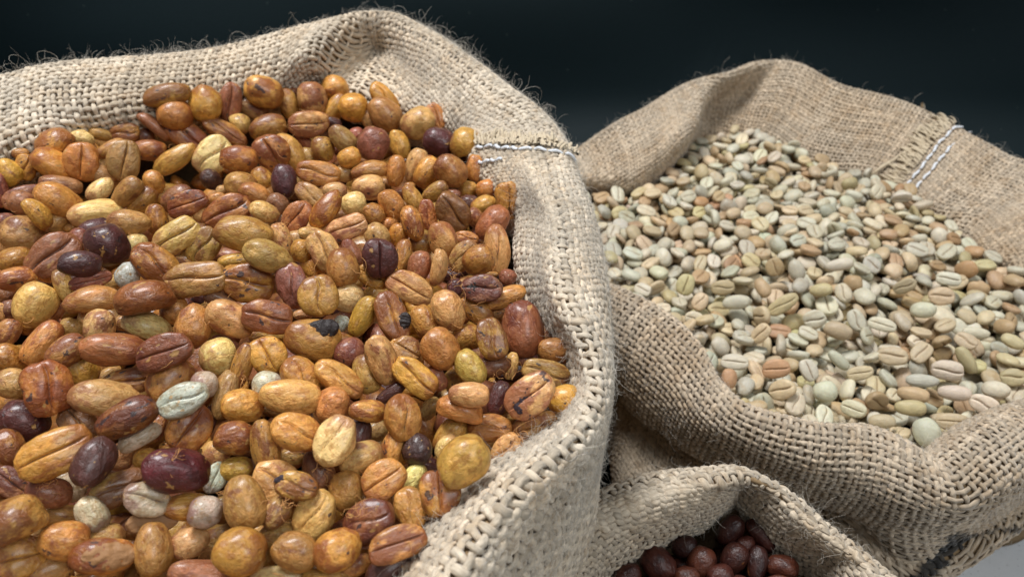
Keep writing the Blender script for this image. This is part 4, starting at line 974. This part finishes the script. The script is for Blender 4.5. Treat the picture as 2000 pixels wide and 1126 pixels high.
cl = [(480, 440, 26), (545, 445, 30), (800, 440, 34), (1000, 380, 20), (895, 540, 24), (900, 605, 24), (430, 970, 30), (985, 735, 28), (1010, 850, 24), (330, 905, 26),
      (560, 975, 20), (430, 300, 20), (600, 225, 22), (565, 240, 18), (700, 1000, 20), (470, 740, 20), (385, 615, 22), (100, 950, 26), (350, 1080, 30), (640, 930, 22), (540, 1110, 30)]
PP, NN = [], []
for x, y, rad in cl:
    d = depth_near(x, y); n = 9
    for _ in range(n):
        PP.append(PD(x+rng.normal(0, rad*.5), y+rng.normal(0, rad*.5), d+.0002)); q = ray(x, y); NN.append(-q/np.linalg.norm(q))
for _ in range(110):
    b = left_beans[int(rng.integers(len(left_beans)))]
    PP.append(PD(b.px+rng.normal(0, 12), b.py+rng.normal(0, 12), b.d-b.dim[2]*.45)); q = ray(b.px, b.py); NN.append(-q/np.linalg.norm(q))
fb = fibres(np.array(PP), np.array(NN), rng, .003, .009, .00007, .12, 7, M_sk, 'silverskin_threads', None, 1.6)
fb['label'] = 'fine orange silverskin threads curling over the brown beans'; fb['category'] = 'threads'

# --- green beans ----------------------------------------------------
def heap_r(x, y):
    return .113+.006*np.exp(-(((x-.14)/.06)**2+((y-.29)/.07)**2))+.002*np.sin(x*60)*np.sin(y*50+1)
rg = np.random.default_rng(51)
# bean floor: inside the rim at bean level
pr_ = edge_poly(right); 
green = deposit(pr_, heap_r, .015, 5000, (.0080, .79, .58), rg, over=-.0012, margin=.003, h=.0006, cand=12, tilt=20, pflat=.64)
hand_r = """1280 620 115 97 -70 b G;1365 660 85 78 0 b G;1495 590 80 60 -20 b G;1375 480 112 58 -5 b P;1365 580 105 65 0 s T;1435 610 85 50 20 b P;1020 535 90 65 -20 s L;
1120 580 90 55 0 b T;920 475 86 78 0 b P;770 467 100 75 15 s T;748 395 100 72 5 s O;602 372 100 60 -3 s P;583 430 75 60 80 b O;862 400 85 62 -70 s P;968 365 92 45 -45 b P;
1043 410 90 55 10 s T;1158 350 105 70 -5 s T;1262 438 110 50 -5 b P;1350 400 110 80 -10 s L;1415 365 110 55 -65 b Y;1265 190 85 62 0 b P;1030 225 85 60 -65 s P;
965 262 100 65 -20 b T;770 170 122 60 35 s Y;608 162 100 55 5 b G;430 100 80 66 70 s Y;1330 140 86 70 0 s T;1355 80 85 55 -10 s P;820 50 80 58 -75 b P;970 30 100 46 10 b P;
905 118 80 50 5 b Y;1230 485 110 58 -10 b B;1220 532 108 60 -10 b Y;1480 520 100 70 -25 s L;1520 470 90 66 -10 b P;1580 425 80 68 0 s Y;1415 298 80 60 -30 s T;
1450 270 92 44 -10 b P;695 270 82 60 45 s T;1580 300 80 50 -30 b T;1200 105 90 50 30 s T;1120 240 100 50 -20 s P;700 110 80 50 -60 b B;480 160 70 60 50 s T;560 110 85 60 10 s Y"""
gb = []
for row in hand_r.replace('\n', '').split(';'):
    q = row.split(); X, Y, L, W, A = map(float, q[:5]); b = Bean(); b.px = 1100+X/1.799; b.py = 500+Y/1.799; b.view = q[5]; b.cname = q[6]; b.hand = True
    s = heap_hit(b.px, b.py, heap_r); d = proj(s)[2]-.0012; k = d/FPX/1.799*.94
    b.pos = PD(b.px, b.py, d); b.d = d; b.dim = (L*k, W*k, min(L, W)*k*.66); b.R = frame_for(b.px, b.py, A, b.view, rg, 8); gb.append(b)
hp = np.array([(b.px, b.py) for b in gb]); hr = np.array([b.dim[0]/b.d*FPX for b in gb])
green = [b for b in green if b.pos[2] < heap_r(b.pos[0], b.pos[1])-.0062 or not np.any(np.hypot(hp[:, 0]-b.px, hp[:, 1]-b.py) < hr*.5+9)]
def tint_green(b, r, k=None):
    k = k or r.choice(list('PPPPPPPPPPPPPPPPPGGGGGGGTTTTTTTTTTTTLLLLLLLLLBBBBBBBYYYO'), p=None); b.cname = k
    b.col = tuple(lin(np.clip(np.array(GC[k], float)*r.uniform(.86, .99)*(1+r.normal(0, .01, 3)), 5, 250)))+(r.uniform(.1, .85),)
for b in green: tint_green(b, rg)
for b in gb: tint_green(b, rg, b.cname); b.col = b.col[:3]+(.25,)
green = green+gb
VP = [(1145, 358), (1227, 362), (1281, 335), (1326, 281), (1417, 263), (1485, 267), (1553, 304), (1689, 340), (1757, 376), (1825, 412), (1929, 471), (2000, 512), (2000, 800), (1923, 850),
      (1867, 895), (1839, 906), (1767, 867), (1700, 833), (1584, 822), (1461, 783), (1411, 739), (1361, 667), (1295, 611), (1200, 533), (1165, 400)]
vis_area(green, VP)
sg = sorted(green, key=lambda b: -b.area); g300 = sg[:300]
marks_r = [(1815, 850, 'big grey green front bean'), (1515, 719, 'orange brown seam bean'), (1850, 900, 'notch in the front rim'), (1340, 285, 'dark pocket of the back rim'), (1775, 385, 'double white stitches'),
 (1190, 480, 'left sack edge'), (1610, 764, 'round pale front bean'), (1434, 707, 'flat pale seam bean'), (1300, 600, 'front rim corner'), (1740, 695, 'sandy oval seam bean'), (1990, 700, 'right photo edge'),
 (1528, 595, 'olive folded bean'), (1690, 645, 'sandy round-backed bean'), (1978, 770, 'bean at the right edge'), (1440, 590, 'grey bean near the middle')]
special_r = [(1811, 845, 'largest grey green bean, smooth back up, near the front notch'), (1859, 867, 'round grey green bean right at the front rim notch'), (1515, 719, 'orange brown bean with seam up among pale ones'),
 (1611, 764, 'round pale bean with shiny back near the front rim'), (1435, 707, 'flat pale greenish seam bean by the front rim'), (1424, 739, 'small orange brown bean tucked beside the front rim')]
label_all(g300, marks_r, lambda y: 30+28*min(1, max(0, (y-260)/600)), '', special_r)
lib_g = make_lib('green', BM['green', True]); lib_gl = make_lib('green', BM['green', False], False)
bean_objects(g300, 'green', lib_g, 'pale green coffee beans in the right sack', rg)
pile(sg[300:], lib_gl, BM['green', False], 'coffee_bean_pile', 'remaining pale green coffee beans filling the right sack', 'coffee beans', rg)

# --- dark red beans -------------------------------------------------
rd = np.random.default_rng(77)
DC = [(74, 37, 28), (62, 31, 24), (54, 27, 22), (82, 42, 28)]
def heap_d(x, y): return .115+0*x
dkb = deposit(edge_poly(dark), lambda x, y: heap_d(x, y)-.004, .018, 260, (.0115, .80, .76), rd, over=-.001, margin=.002, h=.0007, cand=12)
hand_d = """585 965 120 85 50 b;695 980 130 70 -55 b;425 1020 92 80 0 b;485 1075 112 98 60 b;600 1060 112 90 50 b;682 1080 122 72 75 b;770 1090 104 80 -10 b;
330 1080 135 110 -40 b;432 1130 90 80 0 b;552 1125 95 85 0 b;225 1120 100 80 20 b;640 1015 70 60 30 b;745 1160 110 80 10 s;520 1170 110 80 0 b;380 1180 110 90 30 b;640 1170 110 80 -40 b"""
hd = []
for row in hand_d.replace('\n', '').split(';'):
    q = row.split(); X, Y, L, W, A = map(float, q[:5]); b = Bean(); b.px = 1100+X/1.799; b.py = 500+Y/1.799; b.view = q[5]; b.hand = True; b.cname = 'p'
    s = heap_hit(b.px, b.py, heap_d); d = proj(s)[2]-.001; k = d/FPX/1.799
    b.pos = PD(b.px, b.py, d); b.d = d; b.dim = (L*k, W*k, min(L, W)*k*.8); b.R = frame_for(b.px, b.py, A, b.view, rd, 6); hd.append(b)
for b in dkb+hd: b.col = tuple(lin(DC[int(rd.integers(4))]))+(.5,)
DL = ['dark red bean with an orange patch, highest under the fold', 'long dark red bean leaning right under the fold', 'small dark red bean left of the orange-patched one', 'plump dark red bean in the middle of the small sack mouth',
      'dark red bean just below the orange-patched one', 'upright dark red bean with orange tip, small sack', 'rightmost dark red bean against the small sack rim', 'big dark red bean at the left of the small sack mouth',
      'dark red bean low between the two plump ones', 'dark red bean at bottom edge under the plump ones', 'leftmost dark red bean half hidden by the small sack rim', 'tiny dark red bean in the gap beneath the fold',
      'seam-up dark red bean below the rightmost one', 'dark red bean outside the bottom edge, middle', 'dark red bean outside the bottom edge, left', 'dark red bean outside the bottom edge, right']
for b, l in zip(hd, DL): b.label = l
lib_d = make_lib('dark', BM['dark', True]); lib_dl = make_lib('dark', BM['dark', False], False)
bean_objects(hd, 'dark', lib_d, 'dark red coffee beans in the small sack', rd)
pile(dkb, lib_dl, BM['dark', False], 'coffee_bean_pile', 'deeper dark red coffee beans inside the small bottom sack', 'coffee beans', rd)
print('COUNTS honey', len(left_beans), len(fill_l), len(keep_off), 'green', len(green), 'dark', len(dkb), 'tris', sum(len(o.data.polygons)*2 for o in SC.objects if o.type == 'MESH' and o.get('kind') == 'stuff'))
